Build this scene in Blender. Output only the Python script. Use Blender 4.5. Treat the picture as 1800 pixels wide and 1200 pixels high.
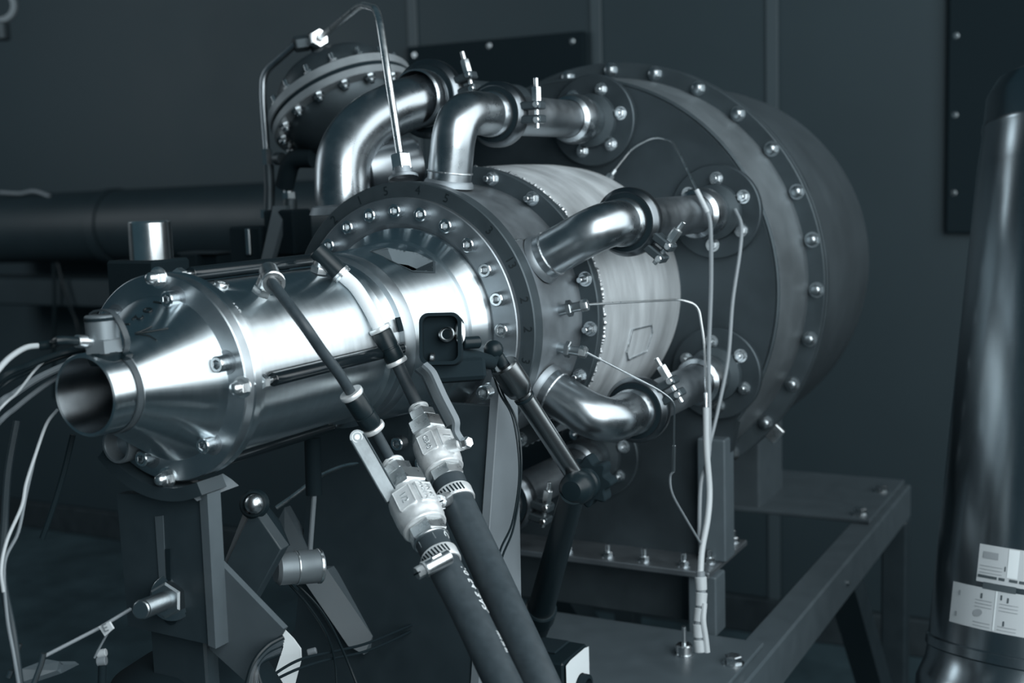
import bpy, bmesh, math, random
from mathutils import Vector, Matrix, Quaternion
random.seed(4)
for o in list(bpy.data.objects): bpy.data.objects.remove(o)
SC=bpy.context.scene; COL=SC.collection
PI=math.pi
# ---------------------------------------------------------------- camera
# world: +Y is the axis of the test rig (towards the back wall), +Z up, metres
CAM=Vector((0.72619,-1.67035,0.15241))
RX=Vector((0.88308,0.46817,-0.03129)); DN=Vector((0.03302,-0.12852,-0.99116)); FW=Vector((-0.46805,0.87424,-0.12895))
FPX=2200.0
cd=bpy.data.cameras.new('camera'); cam=bpy.data.objects.new('camera',cd); COL.objects.link(cam)
cam.matrix_world=Matrix(((RX.x,-DN.x,-FW.x,CAM.x),(RX.y,-DN.y,-FW.y,CAM.y),(RX.z,-DN.z,-FW.z,CAM.z),(0,0,0,1)))
cd.sensor_width=36; cd.lens=FPX/1800*36; cd.clip_start=.05; cd.clip_end=60
cd.dof.use_dof=True; cd.dof.focus_distance=1.16; cd.dof.aperture_fstop=6.3
SC.camera=cam
# ---------------------------------------------------------------- world, light, exposure
w=bpy.data.worlds.new('dim_room'); SC.world=w; w.use_nodes=True
bg=w.node_tree.nodes['Background']; bg.inputs[0].default_value=(.30,.62,.80,1); bg.inputs[1].default_value=.082
def area(name,loc,rot,sx,sy,power,col):
    l=bpy.data.lights.new(name,'AREA'); l.shape='RECTANGLE'; l.size=sx; l.size_y=sy; l.energy=power; l.color=col
    o=bpy.data.objects.new(name,l); COL.objects.link(o); o.location=loc; o.rotation_euler=rot; return o
# tall bright window to the right of the viewer, a dimmer one further along the right wall, a weak window far to the left
def aim(loc,to): return (Vector(to)-Vector(loc)).to_track_quat('-Z','Y').to_euler()
area('window_light',(1.60,-1.75,.80),aim((1.60,-1.75,.80),(.1,-.55,.15)),1.3,1.95,44,(.93,1,1.03))
area('side_window_light',(1.30,-.1,.72),(0,math.radians(90),0),1.5,2.0,25,(.93,1,1.03))
area('left_window_light',(-3.3,-.7,.9),aim((-3.3,-.7,.9),(-2.2,1.54,.20)),1.0,1.2,15,(.90,1,1.06))
SC.view_settings.view_transform='Standard'; SC.view_settings.look='None'; SC.view_settings.gamma=1
SC.view_settings.exposure=0; SC.view_settings.use_curve_mapping=False
# ---------------------------------------------------------------- helpers
def ray(x,y): return RX*((x-900)/FPX)+DN*((y-600)/FPX)+FW
def at(x,y,D=None,X=None,Y=None,Z=None):
    "point of the room seen at photo pixel x,y that lies at distance D or on a plane X=, Y= or Z="
    r=ray(x,y)
    if D is not None: return CAM+r*D
    for i,v in enumerate((X,Y,Z)):
        if v is not None: return CAM+r*((v-CAM[i])/r[i])
def ang(r,deg,y):
    "point at radius r, deg from the top towards +X, around the rig axis"
    t=math.radians(deg); return Vector((r*math.sin(t),y,r*math.cos(t)))
def frame(o,z,x=None):
    z=Vector(z).normalized(); x=Vector(x) if x is not None else (Vector((0,0,1)) if abs(z.z)<.9 else Vector((1,0,0)))
    x=(x-z*x.dot(z)).normalized(); y=z.cross(x)
    return Matrix(((x.x,y.x,z.x,o[0]),(x.y,y.y,z.y,o[1]),(x.z,y.z,z.z,o[2]),(0,0,0,1)))
def spline(pts,res=8):
    pts=[Vector(p) for p in pts]
    if len(pts)<3: return pts
    out=[]
    P=[pts[0]*2-pts[1]]+pts+[pts[-1]*2-pts[-2]]
    for i in range(1,len(P)-2):
        a,b,c,d=P[i-1:i+3]
        for k in range(res):
            t=k/res
            out.append(.5*((2*b)+(c-a)*t+(2*a-5*b+4*c-d)*t*t+(3*b-a-3*c+d)*t**3))
    out.append(pts[-1]); return out
def bend(pts,rad,res=8):
    "polyline with rounded corners"
    pts=[Vector(p) for p in pts]; out=[pts[0]]
    for i in range(1,len(pts)-1):
        a,b,c=pts[i-1:i+2]; u=(a-b).normalized(); v=(c-b).normalized()
        d=min(rad,(a-b).length*.49,(c-b).length*.49)
        p,q=b+u*d,b+v*d
        for k in range(res+1):
            t=k/res; out.append(p*(1-t)**2+b*2*t*(1-t)+q*t*t)
    out.append(pts[-1]); return out
YM=frame((0,0,0),(0,1,0))     # lathe z -> world +Y
class MB:
    def __init__(s): s.v=[]; s.f=[]
    def add(s,vs,fs,M=None):
        n=len(s.v); s.v+=[(M@Vector(p)) if M is not None else Vector(p) for p in vs]; s.f+=[tuple(n+i for i in f) for f in fs]; return s
    def lathe(s,prof,M=None,n=48,a0=0.,a1=2*PI,closed=False):
        full=abs(a1-a0-2*PI)<1e-6; m=n if full else n+1; vs=[];fs=[];rows=[]
        for r,z in prof:
            if r<1e-7: rows.append([len(vs)]); vs.append((0,0,z))
            else:
                rows.append(list(range(len(vs),len(vs)+m)))
                for k in range(m):
                    t=a0+(a1-a0)*k/n; vs.append((r*math.cos(t),r*math.sin(t),z))
        pr=list(zip(rows,rows[1:]))
        if closed: pr.append((rows[-1],rows[0]))
        for A,B in pr:
            for k in range(n):
                k2=(k+1)%m if full else k+1
                if len(A)==1 and len(B)==1: continue
                if len(A)==1: fs.append((A[0],B[k2],B[k]))
                elif len(B)==1: fs.append((A[k],A[k2],B[0]))
                else: fs.append((A[k],A[k2],B[k2],B[k]))
        return s.add(vs,fs,M)
    def cyl(s,p0,p1,r0,r1=None,n=20,bev=0,x=None):
        p0=Vector(p0);p1=Vector(p1);r1=r0 if r1 is None else r1;h=(p1-p0).length
        b=bev; pr=[(0,0),(r0-b,0)]+([(r0,b),(r1,h-b)] if b else [(r1,h)])+([(r1-b,h)] if b else [])+[(0,h)]
        return s.lathe(pr,frame(p0,p1-p0,x),n)
    def box(s,lo,hi,M=None,bev=0):
        x0,y0,z0=lo;x1,y1,z1=hi
        if bev<=0:
            return s.add([(x0,y0,z0),(x1,y0,z0),(x1,y1,z0),(x0,y1,z0),(x0,y0,z1),(x1,y0,z1),(x1,y1,z1),(x0,y1,z1)],
              [(0,3,2,1),(4,5,6,7),(0,1,5,4),(1,2,6,5),(2,3,7,6),(3,0,4,7)],M)
        b=bev; bm=bmesh.new(); vs=[bm.verts.new(p) for p in [(x0,y0,z0),(x1,y0,z0),(x1,y1,z0),(x0,y1,z0),(x0,y0,z1),(x1,y0,z1),(x1,y1,z1),(x0,y1,z1)]]
        for f in [(0,3,2,1),(4,5,6,7),(0,1,5,4),(1,2,6,5),(2,3,7,6),(3,0,4,7)]: bm.faces.new([vs[i] for i in f])
        bmesh.ops.bevel(bm,geom=list(bm.edges),offset=b,segments=1,affect='EDGES')
        bm.verts.index_update(); s.add([v.co.copy() for v in bm.verts],[[v.index for v in f.verts] for f in bm.faces],M); bm.free(); return s
    def poly(s,pts,h,M=None):
        n=len(pts); vs=[(x,y,0) for x,y in pts]+[(x,y,h) for x,y in pts]
        return s.add(vs,[tuple(range(n))[::-1],tuple(range(n,2*n))]+[(i,(i+1)%n,n+(i+1)%n,n+i) for i in range(n)],M)
    def prism3(s,pts,off):
        "solid from a planar 3D outline pushed along off"
        n=len(pts); off=Vector(off); vs=[Vector(p) for p in pts]; vs+= [p+off for p in vs]
        return s.add(vs,[tuple(range(n))[::-1],tuple(range(n,2*n))]+[(i,(i+1)%n,n+(i+1)%n,n+i) for i in range(n)])
    def tube(s,path,r,n=12,cap=True,rf=None):
        path=[Vector(p) for p in path]; m=len(path); T=[]
        for i in range(m):
            t=(path[min(i+1,m-1)]-path[max(i-1,0)]); T.append(t.normalized())
        x=Vector((0,0,1)) if abs(T[0].z)<.9 else Vector((1,0,0)); x=(x-T[0]*x.dot(T[0])).normalized()
        vs=[];fs=[]
        for i in range(m):
            if i: x=T[i-1].rotation_difference(T[i])@x; x=(x-T[i]*x.dot(T[i])).normalized()
            y=T[i].cross(x); rr=r if rf is None else r*rf(i/(m-1))
            for k in range(n):
                a=2*PI*k/n; vs.append(path[i]+(x*math.cos(a)+y*math.sin(a))*rr)
        for i in range(m-1):
            for k in range(n):
                k2=(k+1)%n; fs.append((i*n+k,i*n+k2,(i+1)*n+k2,(i+1)*n+k))
        if cap: fs+= [tuple(range(n))[::-1],tuple(range((m-1)*n,m*n))]
        return s.add(vs,fs)
    def sph(s,c,r,n=20,M=None):
        k=n//2; return s.lathe([(r*math.sin(PI*i/k),-r*math.cos(PI*i/k)) for i in range(k+1)],(M if M is not None else Matrix())@Matrix.Translation(c),n)
    def torus(s,R,r,M=None,n=48,k=10,a0=0.,a1=2*PI):
        return s.lathe([(R+r*math.cos(2*PI*i/k),r*math.sin(2*PI*i/k)) for i in range(k)],M,n,a0,a1,closed=True)
    def mesh(s,name,mat,off=None,angle=34):
        me=bpy.data.meshes.new(name); off=off or Vector((0,0,0))
        me.from_pydata([tuple(p-off) for p in s.v],[],s.f)
        bm=bmesh.new(); bm.from_mesh(me); bmesh.ops.recalc_face_normals(bm,faces=bm.faces); bm.to_mesh(me); bm.free()
        me.materials.append(mat); me.polygons.foreach_set('use_smooth',[True]*len(me.polygons)); me.set_sharp_from_angle(angle=math.radians(angle)); return me
ORG={}
def thing(name,label,cat,loc=(0,0,0),group=None):
    o=bpy.data.objects.new(name,None); o.empty_display_size=.05; COL.objects.link(o); o.location=loc
    o['label']=label; o['category']=cat
    if group: o['group']=group
    ORG[o.name]=Vector(loc); return o
def tag(o,label,cat,group=None):
    o['label']=label; o['category']=cat
    if group: o['group']=group
    return o
def part(name,mb,mat,par,label=None,angle=34,bev=0):
    off=ORG[par.name]; o=bpy.data.objects.new(name,mb.mesh(name,mat,off,angle)); COL.objects.link(o); o.parent=par; ORG[o.name]=off
    if label: o['label']=label
    if bev:
        m=o.modifiers.new('edges','BEVEL'); m.width=bev; m.segments=2; m.limit_method='ANGLE'; m.angle_limit=math.radians(50)
    return o
def solo(name,mb,mat,label,cat,loc,group=None,angle=34):
    "a thing that is one mesh"
    o=bpy.data.objects.new(name,mb.mesh(name,mat,Vector(loc),angle)); COL.objects.link(o); o.location=loc; ORG[o.name]=Vector(loc); return tag(o,label,cat,group)
def struct(name,mb,mat,par=None,loc=(0,0,0)):
    o=bpy.data.objects.new(name,mb.mesh(name,mat,Vector(loc))); COL.objects.link(o)
    if par: o.parent=par; ORG[o.name]=ORG[par.name]
    else: o['kind']='structure'; o.location=loc; ORG[o.name]=Vector(loc)
    return o
def inst(name,me,M,par,label=None):
    o=bpy.data.objects.new(name,me); COL.objects.link(o); o.parent=par; ORG[o.name]=Vector((0,0,0))
    o.matrix_local=Matrix.Translation(-ORG[par.name])@M
    if label: o['label']=label
    return o
def text_mb(body,size,fn,ext=.0004):
    "flat lettering; fn maps (u,v,h) to a point"
    c=bpy.data.curves.new('t','FONT'); c.body=body; c.size=size; c.extrude=ext; c.resolution_u=2; c.align_x='CENTER'; c.align_y='CENTER'
    o=bpy.data.objects.new('t',c); me=o.to_mesh(); mb=MB()
    mb.add([fn(v.co.x,v.co.y,v.co.z) for v in me.vertices],[tuple(p.vertices) for p in me.polygons]); o.to_mesh_clear(); bpy.data.objects.remove(o); bpy.data.curves.remove(c); return mb
def plane_fn(M): return lambda u,v,h: M@Vector((u,v,h))
# ---------------------------------------------------------------- materials
def mat(name,col,metal=0.,rough=.5,nscale=0,namp=0.,ramp=0.,bump=0.,aniso=0.,coat=0.,trans=0.,spec=.5,stretch=None,arot=0.):
    m=bpy.data.materials.new(name); m.use_nodes=True; nt=m.node_tree; b=nt.nodes['Principled BSDF']
    b.inputs['Base Color'].default_value=(*col,1); b.inputs['Metallic'].default_value=metal; b.inputs['Roughness'].default_value=rough
    b.inputs['Specular IOR Level'].default_value=spec
    if coat: b.inputs['Coat Weight'].default_value=coat; b.inputs['Coat Roughness'].default_value=.15
    if trans: b.inputs['Transmission Weight'].default_value=trans
    if aniso:
        b.inputs['Anisotropic'].default_value=aniso; b.inputs['Anisotropic Rotation'].default_value=arot
        t=nt.nodes.new('ShaderNodeTangent'); t.direction_type='RADIAL'; t.axis='Y'; nt.links.new(t.outputs[0],b.inputs['Tangent'])
    if nscale:
        tc=nt.nodes.new('ShaderNodeTexCoord'); mp=nt.nodes.new('ShaderNodeMapping'); mp.inputs['Scale'].default_value=stretch or (1,1,1)
        n=nt.nodes.new('ShaderNodeTexNoise'); n.inputs['Scale'].default_value=nscale; n.inputs['Detail'].default_value=6; n.inputs['Roughness'].default_value=.6
        nt.links.new(tc.outputs['Object'],mp.inputs[0]); nt.links.new(mp.outputs[0],n.inputs['Vector'])
        if namp:
            mx=nt.nodes.new('ShaderNodeMapRange'); mx.inputs['From Min'].default_value=.3; mx.inputs['From Max'].default_value=.7
            mx.inputs['To Min'].default_value=1-namp; mx.inputs['To Max'].default_value=1+namp; nt.links.new(n.outputs['Fac'],mx.inputs['Value'])
            vm=nt.nodes.new('ShaderNodeVectorMath'); vm.operation='SCALE'; vm.inputs[0].default_value=col; nt.links.new(mx.outputs[0],vm.inputs['Scale']); nt.links.new(vm.outputs[0],b.inputs['Base Color'])
        if ramp:
            mr=nt.nodes.new('ShaderNodeMapRange'); mr.inputs['From Min'].default_value=.3; mr.inputs['From Max'].default_value=.7
            mr.inputs['To Min'].default_value=max(.02,rough-ramp); mr.inputs['To Max'].default_value=rough+ramp; nt.links.new(n.outputs['Fac'],mr.inputs['Value']); nt.links.new(mr.outputs[0],b.inputs['Roughness'])
        if bump:
            bp=nt.nodes.new('ShaderNodeBump'); bp.inputs['Strength'].default_value=bump; bp.inputs['Distance'].default_value=.002; nt.links.new(n.outputs['Fac'],bp.inputs['Height']); nt.links.new(bp.outputs[0],b.inputs['Normal'])
    return m
FLG=mat('valve_flange_steel',(.30,.335,.355),.5,.5,14,.15,.08)
TURN=mat('turned_steel',(.66,.72,.75),1,.40,60,.05,.03,0,aniso=.97,arot=.25,stretch=(.4,3,.4))
TURN2=mat('turned_steel_flange',(.50,.55,.58),1,.40,40,.06,.05,0,aniso=.6,arot=.25)
POL=mat('polished_pipe',(.41,.45,.475),1,.30,22,.12,.07)
POLD=mat('polished_pipe_dull',(.34,.375,.40),1,.36,22,.15,.08)
CLAMPM=mat('clamp_steel',(.17,.19,.205),1,.30)
DULL=mat('dull_stainless',(.27,.305,.33),.85,.50,14,.25,.10,.05)
BARREL=mat('bright_barrel',(.62,.66,.68),.55,.50,11,.26,.10,.04,stretch=(1,2.2,.55))
BORE=mat('shaded_bore_steel',(.26,.29,.31),1,.38,60,.05,.03,0,aniso=.9,arot=.25)  # darker copy of the turned steel; shade inside the mouth put into colour
RINGM=mat('ground_ring_steel',(.29,.325,.35),.9,.42,30,.10,.06)
DARKST=mat('dark_flange_steel',(.052,.07,.08),.5,.5,18,.15,.08)
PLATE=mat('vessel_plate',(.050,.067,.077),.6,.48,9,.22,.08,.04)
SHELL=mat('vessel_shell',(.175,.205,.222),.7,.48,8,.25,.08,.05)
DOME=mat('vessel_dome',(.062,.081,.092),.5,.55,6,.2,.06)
BOLT=mat('zinc_bolt',(.62,.66,.68),1,.26,80,.1,.05)
BOLTD=mat('dull_bolt',(.40,.44,.46),1,.32)
WELD=mat('weld_bead',(.60,.63,.65),1,.35,180,.3,.1,.6)
CHROME=mat('nickel_plate',(.82,.85,.86),1,.30,90,.06,.05,.02)
CAST=mat('cast_nickel',(.86,.89,.90),.55,.42,160,.08,.06,.12)
PAINT=mat('grey_frame_paint',(.072,.094,.107),0,.45,30,.08,.06)
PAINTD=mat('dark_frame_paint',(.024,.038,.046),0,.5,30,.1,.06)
PAINT2=mat('gusset_paint',(.080,.102,.115),0,.5,30,.08,.06)
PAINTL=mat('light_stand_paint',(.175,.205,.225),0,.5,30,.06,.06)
BLACK=mat('black_plastic',(.008,.016,.020),0,.36,spec=.3)
BLACKM=mat('matt_black',(.009,.018,.023),0,.85,spec=.15)
GLOSS=mat('gloss_black_sleeve',(.008,.013,.016),0,.16)
RUBBER=mat('black_rubber',(.032,.046,.055),0,.50,120,.15,.05)
WHITE=mat('white_sheath',(.46,.50,.52),0,.45)
GREYC=mat('grey_sheath',(.21,.24,.26),0,.45)
MILK=mat('milky_silicone',(.80,.84,.86),0,.35)
ANOD=mat('satin_black_anodized',(.26,.28,.29),1,.27)
PAPER=mat('white_paper',(.74,.80,.82),0,.6)
LABEL=mat('printed_label',(.50,.54,.56),0,.5)
INK=mat('label_ink',(.06,.08,.09),0,.6)
INKG=mat('grey_ink',(.30,.33,.35),0,.6)
MARK=mat('marker_ink',(.006,.012,.015),0,.5)
PRINT=mat('white_print',(.85,.9,.92),0,.5)
SENSOR=mat('sensor_alloy',(.20,.235,.255),.5,.45)
SENSOR2=mat('lever_zinc',(.34,.38,.40),.7,.45,120,.12,.06,.1)
TANK=mat('mirror_stainless',(.31,.355,.38),1,.24,5,.08,.05,.02,stretch=(1,1,.2))
SPUN=mat('spun_aluminium',(.80,.83,.84),1,.24,50,.04,.03)
WALLM=mat('wall_panel_paint',(.026,.046,.056),0,.6,2.5,.05,.04)
WALLS=mat('wall_strip_paint',(.060,.085,.098),0,.55)
FLOORM=mat('dark_floor',(.050,.085,.10),0,.5,6,.3,.1)
DUCT=mat('dark_duct',(.017,.031,.038),0,.5,3,.15,.05)
# ---------------------------------------------------------------- shared fasteners (local z points out of the surface)
def cap_screw_mesh(R=.0074,H=.0105):
    m=MB(); b=R*.13; k=R*.52
    m.lathe([(R,-.001),(R,H-b),(R-b,H),(k*1.12,H)],n=20)
    m.lathe([(k*1.12,H),(k,H-.0004),(k,H-.0055),(0,H-.0055)],n=6); return m.mesh('cap_screw',BOLT)
def hex_bolt_mesh(name,R,H,wash=True,stud=0,mt=None,dome=0):
    m=MB(); z=0
    if wash: m.lathe([(0,0),(R*1.28,0),(R*1.28,R*.16),(0,R*.16)],n=22); z=R*.16
    m.lathe([(R,z),(R,z+H*.86),(R*.88,z+H),(0,z+H)],n=6)
    if stud: m.lathe([(R*.52,z+H*.5),(R*.52,z+H+stud-.0006),(R*.42,z+H+stud),(0,z+H+stud)],n=14)
    if dome: m.lathe([(R*.82*math.cos(t),z+H+R*.82*dome*math.sin(t)) for t in [PI/2*i/6 for i in range(7)]],n=18)
    return m.mesh(name,mt or BOLT)
CAPS=cap_screw_mesh(); CAPB=cap_screw_mesh(.0066,.012)
HEXB=hex_bolt_mesh('hex_bolt',.0068,.006,True,.004)
HEXS=hex_bolt_mesh('hex_bolt',.0056,.005,True,.003)
HEXV=hex_bolt_mesh('hex_bolt',.0082,.0075,True,0,BOLTD,.45)
HEXR=hex_bolt_mesh('hex_bolt',.0065,.006,True,.010,BOLT)
HEXF=hex_bolt_mesh('hex_bolt',.0105,.009,True,0,BOLT)
# ================================================================ setting
FZ=-1.1; WY=1.54
struct('floor',MB().box((-4,-3,FZ-.05),(4,WY+.2,FZ)),FLOORM)
wb=struct('wall_back',MB().box((-4,WY+.03,FZ),(4,WY+.15,2.4)),WALLM)
seams=[-4,-1.29,-.70,-.21,.5,1.2,2.2,4]
for a,b in zip(seams,seams[1:]): struct('panel',MB().box((a+.012,WY,FZ+.1),(b-.012,WY+.04,2.4),bev=.003),WALLM,wb)
for x in seams[1:-1]: struct('joint_strip',MB().box((x-.016,WY-.007,FZ+.1),(x+.016,WY+.035,2.4),bev=.002),WALLS,wb)
struct('wall_left',MB().box((-4.15,-3,FZ),(-4,WY+.15,2.4)),WALLM)
struct('baseboard_back',MB().box((-4,WY-.015,FZ),(4,WY+.03,FZ+.1),bev=.004),DARKST)
# dark plates hung on the wall
r=thing('wall_plate','wide black metal plate on the back wall above the elbow pipes','wall plate',(-1.0,WY-.02,.3))
part('plate',MB().box((-1.297,WY-.03,.30),(-.725,WY-.008,.545),bev=.004),BLACKM,r)
for x,z in ((-1.27,.52),(-1.02,.528),(-.76,.52)): inst('screw',HEXS,frame((x,WY-.03,z),(0,-1,0)),r)
r=thing('wall_plate','tall black metal plate on the wall at top right','wall plate',(.55,WY-.02,-.1))
part('plate',MB().box((.225,WY-.03,-.012),(.95,WY-.008,1.1),bev=.004),BLACKM,r)
for x,z in ((.243,.455),(.243,.27),(.243,.085)): inst('screw',HEXS,frame((x,WY-.03,z),(0,-1,0)),r)
# horizontal duct at the left
r=thing('wall_duct','dark round duct running along the back wall at left','duct',(-2,1.3,.03))
d0=at(-60,405,Y=1.3); d1=at(640,383,Y=1.3)
part('pipe',MB().cyl(d0,d1,.115,n=40),DUCT,r)
for px in (205,): 
    c=at(px,398,Y=1.3); part('band',MB().lathe([(.114,-.02),(.122,-.02),(.122,.02),(.114,.02)],frame(c,d1-d0),40),DUCT,r,'raised joint band')
r2=solo('cable_tray',MB().box((d0.x,1.22,-.215),(d1.x,1.38,-.125),bev=.006),DUCT,'dark flat cable tray under the wall duct','tray',(-2,1.3,-.17))
c1=MB().tube(spline([at(0,338,Y=1.25),at(35,340,Y=1.25),at(60,336,Y=1.25),at(88,345,Y=1.25)],6),.006)
solo('loose_cable',c1,GREYC,'thin grey cable lying on top of the wall duct','cable',tuple(at(0,338,Y=1.25)))
solo('hanging_cable',MB().tube(spline([at(95,462,Y=1.2),at(96,540,Y=1.2),at(94,620,Y=1.2),at(96,700,Y=1.2)],5),.006),BLACK,'black cable hanging straight down below the duct','cable',tuple(at(95,700,Y=1.2)))
solo('hanging_cable',MB().tube(spline([at(101,462,Y=1.2),at(116,520,Y=1.2),at(136,575,Y=1.2),at(140,660,Y=1.2)],5),.005),BLACK,'black cable slanting down below the duct beside the straight one','cable',tuple(at(140,660,Y=1.2)))
# pipe clamp in the top left corner
c=at(-4,8,Y=.9); r=thing('pipe_clamp','grey ring clamp cut off by the top left corner','clamp',tuple(c))
F_=frame(c,(CAM-c)+Vector((-.5,0,.2)))
part('ring',MB().lathe([(.036,-.02),(.053,-.02),(.055,-.012),(.055,.016),(.050,.02),(.036,.02)],F_,28,closed=True),SENSOR,r)
part('foot',MB().cyl(c+Vector((0,0,-.05)),c+Vector((0,0,-.10)),.028,n=16,bev=.004),DARKST,r)
# ================================================================ nozzle (front, polished)
N=thing('burner_nozzle','polished steel nozzle with conical snout and open round mouth at left front','nozzle',(0,-.86,-.09))
sn=part('snout',MB().lathe([(.0289,-1.0),(.0312,-1.0),(.0320,-.9985),(.0320,-.979),(.0328,-.9775),(.0332,-.974),(.0345,-.972),(.0695,-.914),(.0695,-.91)],YM,96),TURN,N)
part('bore',MB().lathe([(0,-.905),(.021,-.905),(.0245,-.935),(.0282,-.996),(.0290,-1.0)],YM,80),BORE,sn,'inner bore with shade in its darker colour')
part('weld_line',MB().torus(.0340,.0006,YM@Matrix.Translation((0,0,-.9728)),80,6),TURN2,sn)
fl=part('snout_flange',MB().lathe([(.066,-.9165),(.0845,-.9165),(.0855,-.9155),(.0855,-.9065),(.0845,-.9055),(.066,-.9055)],YM,112,closed=True),TURN2,N)
for k in range(6):
    a=-43.4+60*k; p=ang(.0690,a,-.9165); inst('cap_screw',CAPB,frame(p,(0,-1,0)),fl)
    part('scallop',MB().lathe([(.0,-.0006),(.0098,-.0006),(.0098,.0004),(.0,.0004)],frame(p,(0,-1,0)),22),RINGM,fl)
slv=part('sleeve',MB().lathe([(.05,-.905),(.0845,-.905),(.0855,-.904),(.0855,-.8965),(.0845,-.8955),(.0795,-.8955),(.0795,-.885),(.0785,-.884),(.0752,-.884),(.0752,-.703),(.0775,-.702),(.0795,-.700),(.0795,-.686),(.0800,-.685)],YM,112),TURN,N)
part('rear_collar',MB().lathe([(.0795,-.686),(.0848,-.6855),(.0857,-.684),(.0857,-.6685),(.0850,-.6675),(.08,-.667)],YM,112),TURN2,N)
# rear sleeve with an open pocket
rs=MB(); prof=[(.0855,-.668),(.0870,-.645),(.0883,-.62),(.0895,-.595),(.0905,-.578)]
hole0,hole1=24,44   # degrees
def rsec(z):
    for (r0,z0),(r1,z1) in zip(prof,prof[1:]):
        if z<=z1: return r0+(r1-r0)*(z-z0)/(z1-z0)
    return prof[-1][0]
rim=[(-.640,14),(-.612,13),(-.590,27),(-.583,38),(-.598,46),(-.628,42),(-.640,30)]
def inpoly(z,a):
    c=False;n=len(rim)
    for i in range(n):
        (z0,a0),(z1,a1)=rim[i],rim[(i+1)%n]
        if (a0>a)!=(a1>a) and z<(z1-z0)*(a-a0)/(a1-a0)+z0: c=not c
    return c
ZS=[-.668+.0025*i for i in range(37)]; AS=[2*i for i in range(181)]
vs=[ang(rsec(z),a,z) for z in ZS for a in AS]; fs=[]
na=len(AS)
for i in range(len(ZS)-1):
    for j in range(na-1):
        if not inpoly((ZS[i]+ZS[i+1])/2,(AS[j]+AS[j+1])/2): fs.append((i*na+j,i*na+j+1,(i+1)*na+j+1,(i+1)*na+j))
rs.add(vs,fs); rso=part('rear_sleeve',rs,TURN,N)
# bevelled pocket walls and floor
pw=MB(); o_=[ang(rsec(z)+.0007,a,z) for z,a in rim]; cz=-.612;ca=29
i_=[ang(rsec(z)-.012,ca+(a-ca)*.55,cz+(z-cz)*.55) for z,a in rim]; n=len(rim)
oo=[ang(rsec(z)+.0007,ca+(a-ca)*1.09,cz+(z-cz)*1.09) for z,a in rim]
pw.add(oo+o_+i_,[(k,(k+1)%n,n+(k+1)%n,n+k) for k in range(n)]+[(n+k,n+(k+1)%n,2*n+(k+1)%n,2*n+k) for k in range(n)])
part('pocket_wall',pw,DARKST,rso,angle=15)
part('inner_tube',MB().lathe([(.066,-.67),(.066,-.56)],YM,48),BLACKM,rso,'dark tube inside the pocket')
part('hub',MB().lathe([(.0905,-.578),(.0895,-.577),(.0895,-.5745),(.0935,-.574),(.0950,-.572),(.1045,-.560),(.1045,-.552)],YM,112),TURN,N)
# tie rods
for a in (1.8,91.8,181.8,271.8):
    tr=part('tie_rod',MB().cyl(ang(.0825,a,-.922),ang(.0825,a,-.664),.0029,n=14),BOLT,N,None)
    part('rod_sleeve',MB().cyl(ang(.0825,a,-.880),ang(.0825,a,-.690),.0058,n=20,bev=.0005),GLOSS,tr,'gloss black tube over the rod')
    m=MB(); M=frame(ang(.0825,a,-.9165),(0,-1,0))
    m.lathe([(0,0),(.0088,0),(.0088,.0014),(0,.0014)],M,22); part('washer',m,CHROME,tr)
    m=MB(); m.lathe([(.0066,.0014),(.0066,.0060),(.0058,.0068),(.0052,.0069)],M,6); m.lathe([(.0052,.0068)]+[(.0052*math.cos(t),.0085+.0052*math.sin(t)) for t in [PI/2*i/6 for i in range(7)]],M,18); part('acorn_nut',m,CHROME,tr)
    m=MB(); m.lathe([(0,.0),(.0062,0),(.0062,.0055),(0,.0055)],frame(ang(.0825,a,-.8955),(0,1,0)),6); part('lock_nut',m,CHROME,tr)
# hose fittings on the sleeve
def push_elbow(px,py,R,dirpt,dirD,name_lab):
    a=math.degrees(0); 
    rr=ray(px,py); A=rr.x**2+rr.z**2;B=2*(CAM.x*rr.x+CAM.z*rr.z);C_=CAM.x**2+CAM.z**2-R*R
    p=CAM+rr*((-B-math.sqrt(B*B-4*A*C_))/2/A); nrm=Vector((p.x,0,p.z)).normalized()
    return p,nrm
p,nn=push_elbow(458,515,.0752,None,None,'')
E1=p+nn*.020; d1_=(at(497,535,D=.975)-E1).normalized()
e=part('elbow_fitting',MB().cyl(p,E1+nn*.004,.0072,n=20,bev=.001),CHROME,N,'nickel push-in elbow')
part('stem_nut',MB().lathe([(0,0),(.0085,0),(.0085,.006),(.0078,.007),(0,.007)],frame(p,nn),6),CHROME,e)
E1b=E1+d1_*.028
part('socket',MB().cyl(E1-d1_*.008,E1b,.0082,n=24,bev=.001),CHROME,e)
part('release_collar',MB().lathe([(.0092,-.004),(.0098,-.0035),(.0098,-.001),(.0082,0),(.0092,.001),(.0092,.0025),(.006,.0025)],frame(E1b,d1_),24),CHROME,e)
p2,n2=push_elbow(560,478,.0765,None,None,'')
E2=p2+n2*.016; d2_=(at(606,487,D=1.155)-E2).normalized()
e=part('elbow_fitting',MB().cyl(p2,E2+n2*.004,.0070,n=20,bev=.001),CHROME,N,'dark push-in elbow')
part('stem_nut',MB().lathe([(0,0),(.0085,0),(.0085,.005),(.0078,.006),(0,.006)],frame(p2,n2),6),CHROME,e)
E2b=E2+d2_*.024
part('socket',MB().cyl(E2-d2_*.008,E2b,.0086,n=24,bev=.001),BLACK,e,'black socket')
part('release_collar',MB().lathe([(.0088,-.0025),(.0096,-.002),(.0096,0),(.0085,.0006),(.0094,.0012),(.0094,.003),(.006,.003)],frame(E2b,d2_),24),CHROME,e)
p3,n3=push_elbow(388,503,.0752,None,None,'')
part('plug_screw',MB().lathe([(.0066,-.001),(.0066,.0025),(.0060,.0035),(.0034,.0035),(.0034,.001),(0,.001)],frame(p3,n3),20),CHROME,N)
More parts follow.
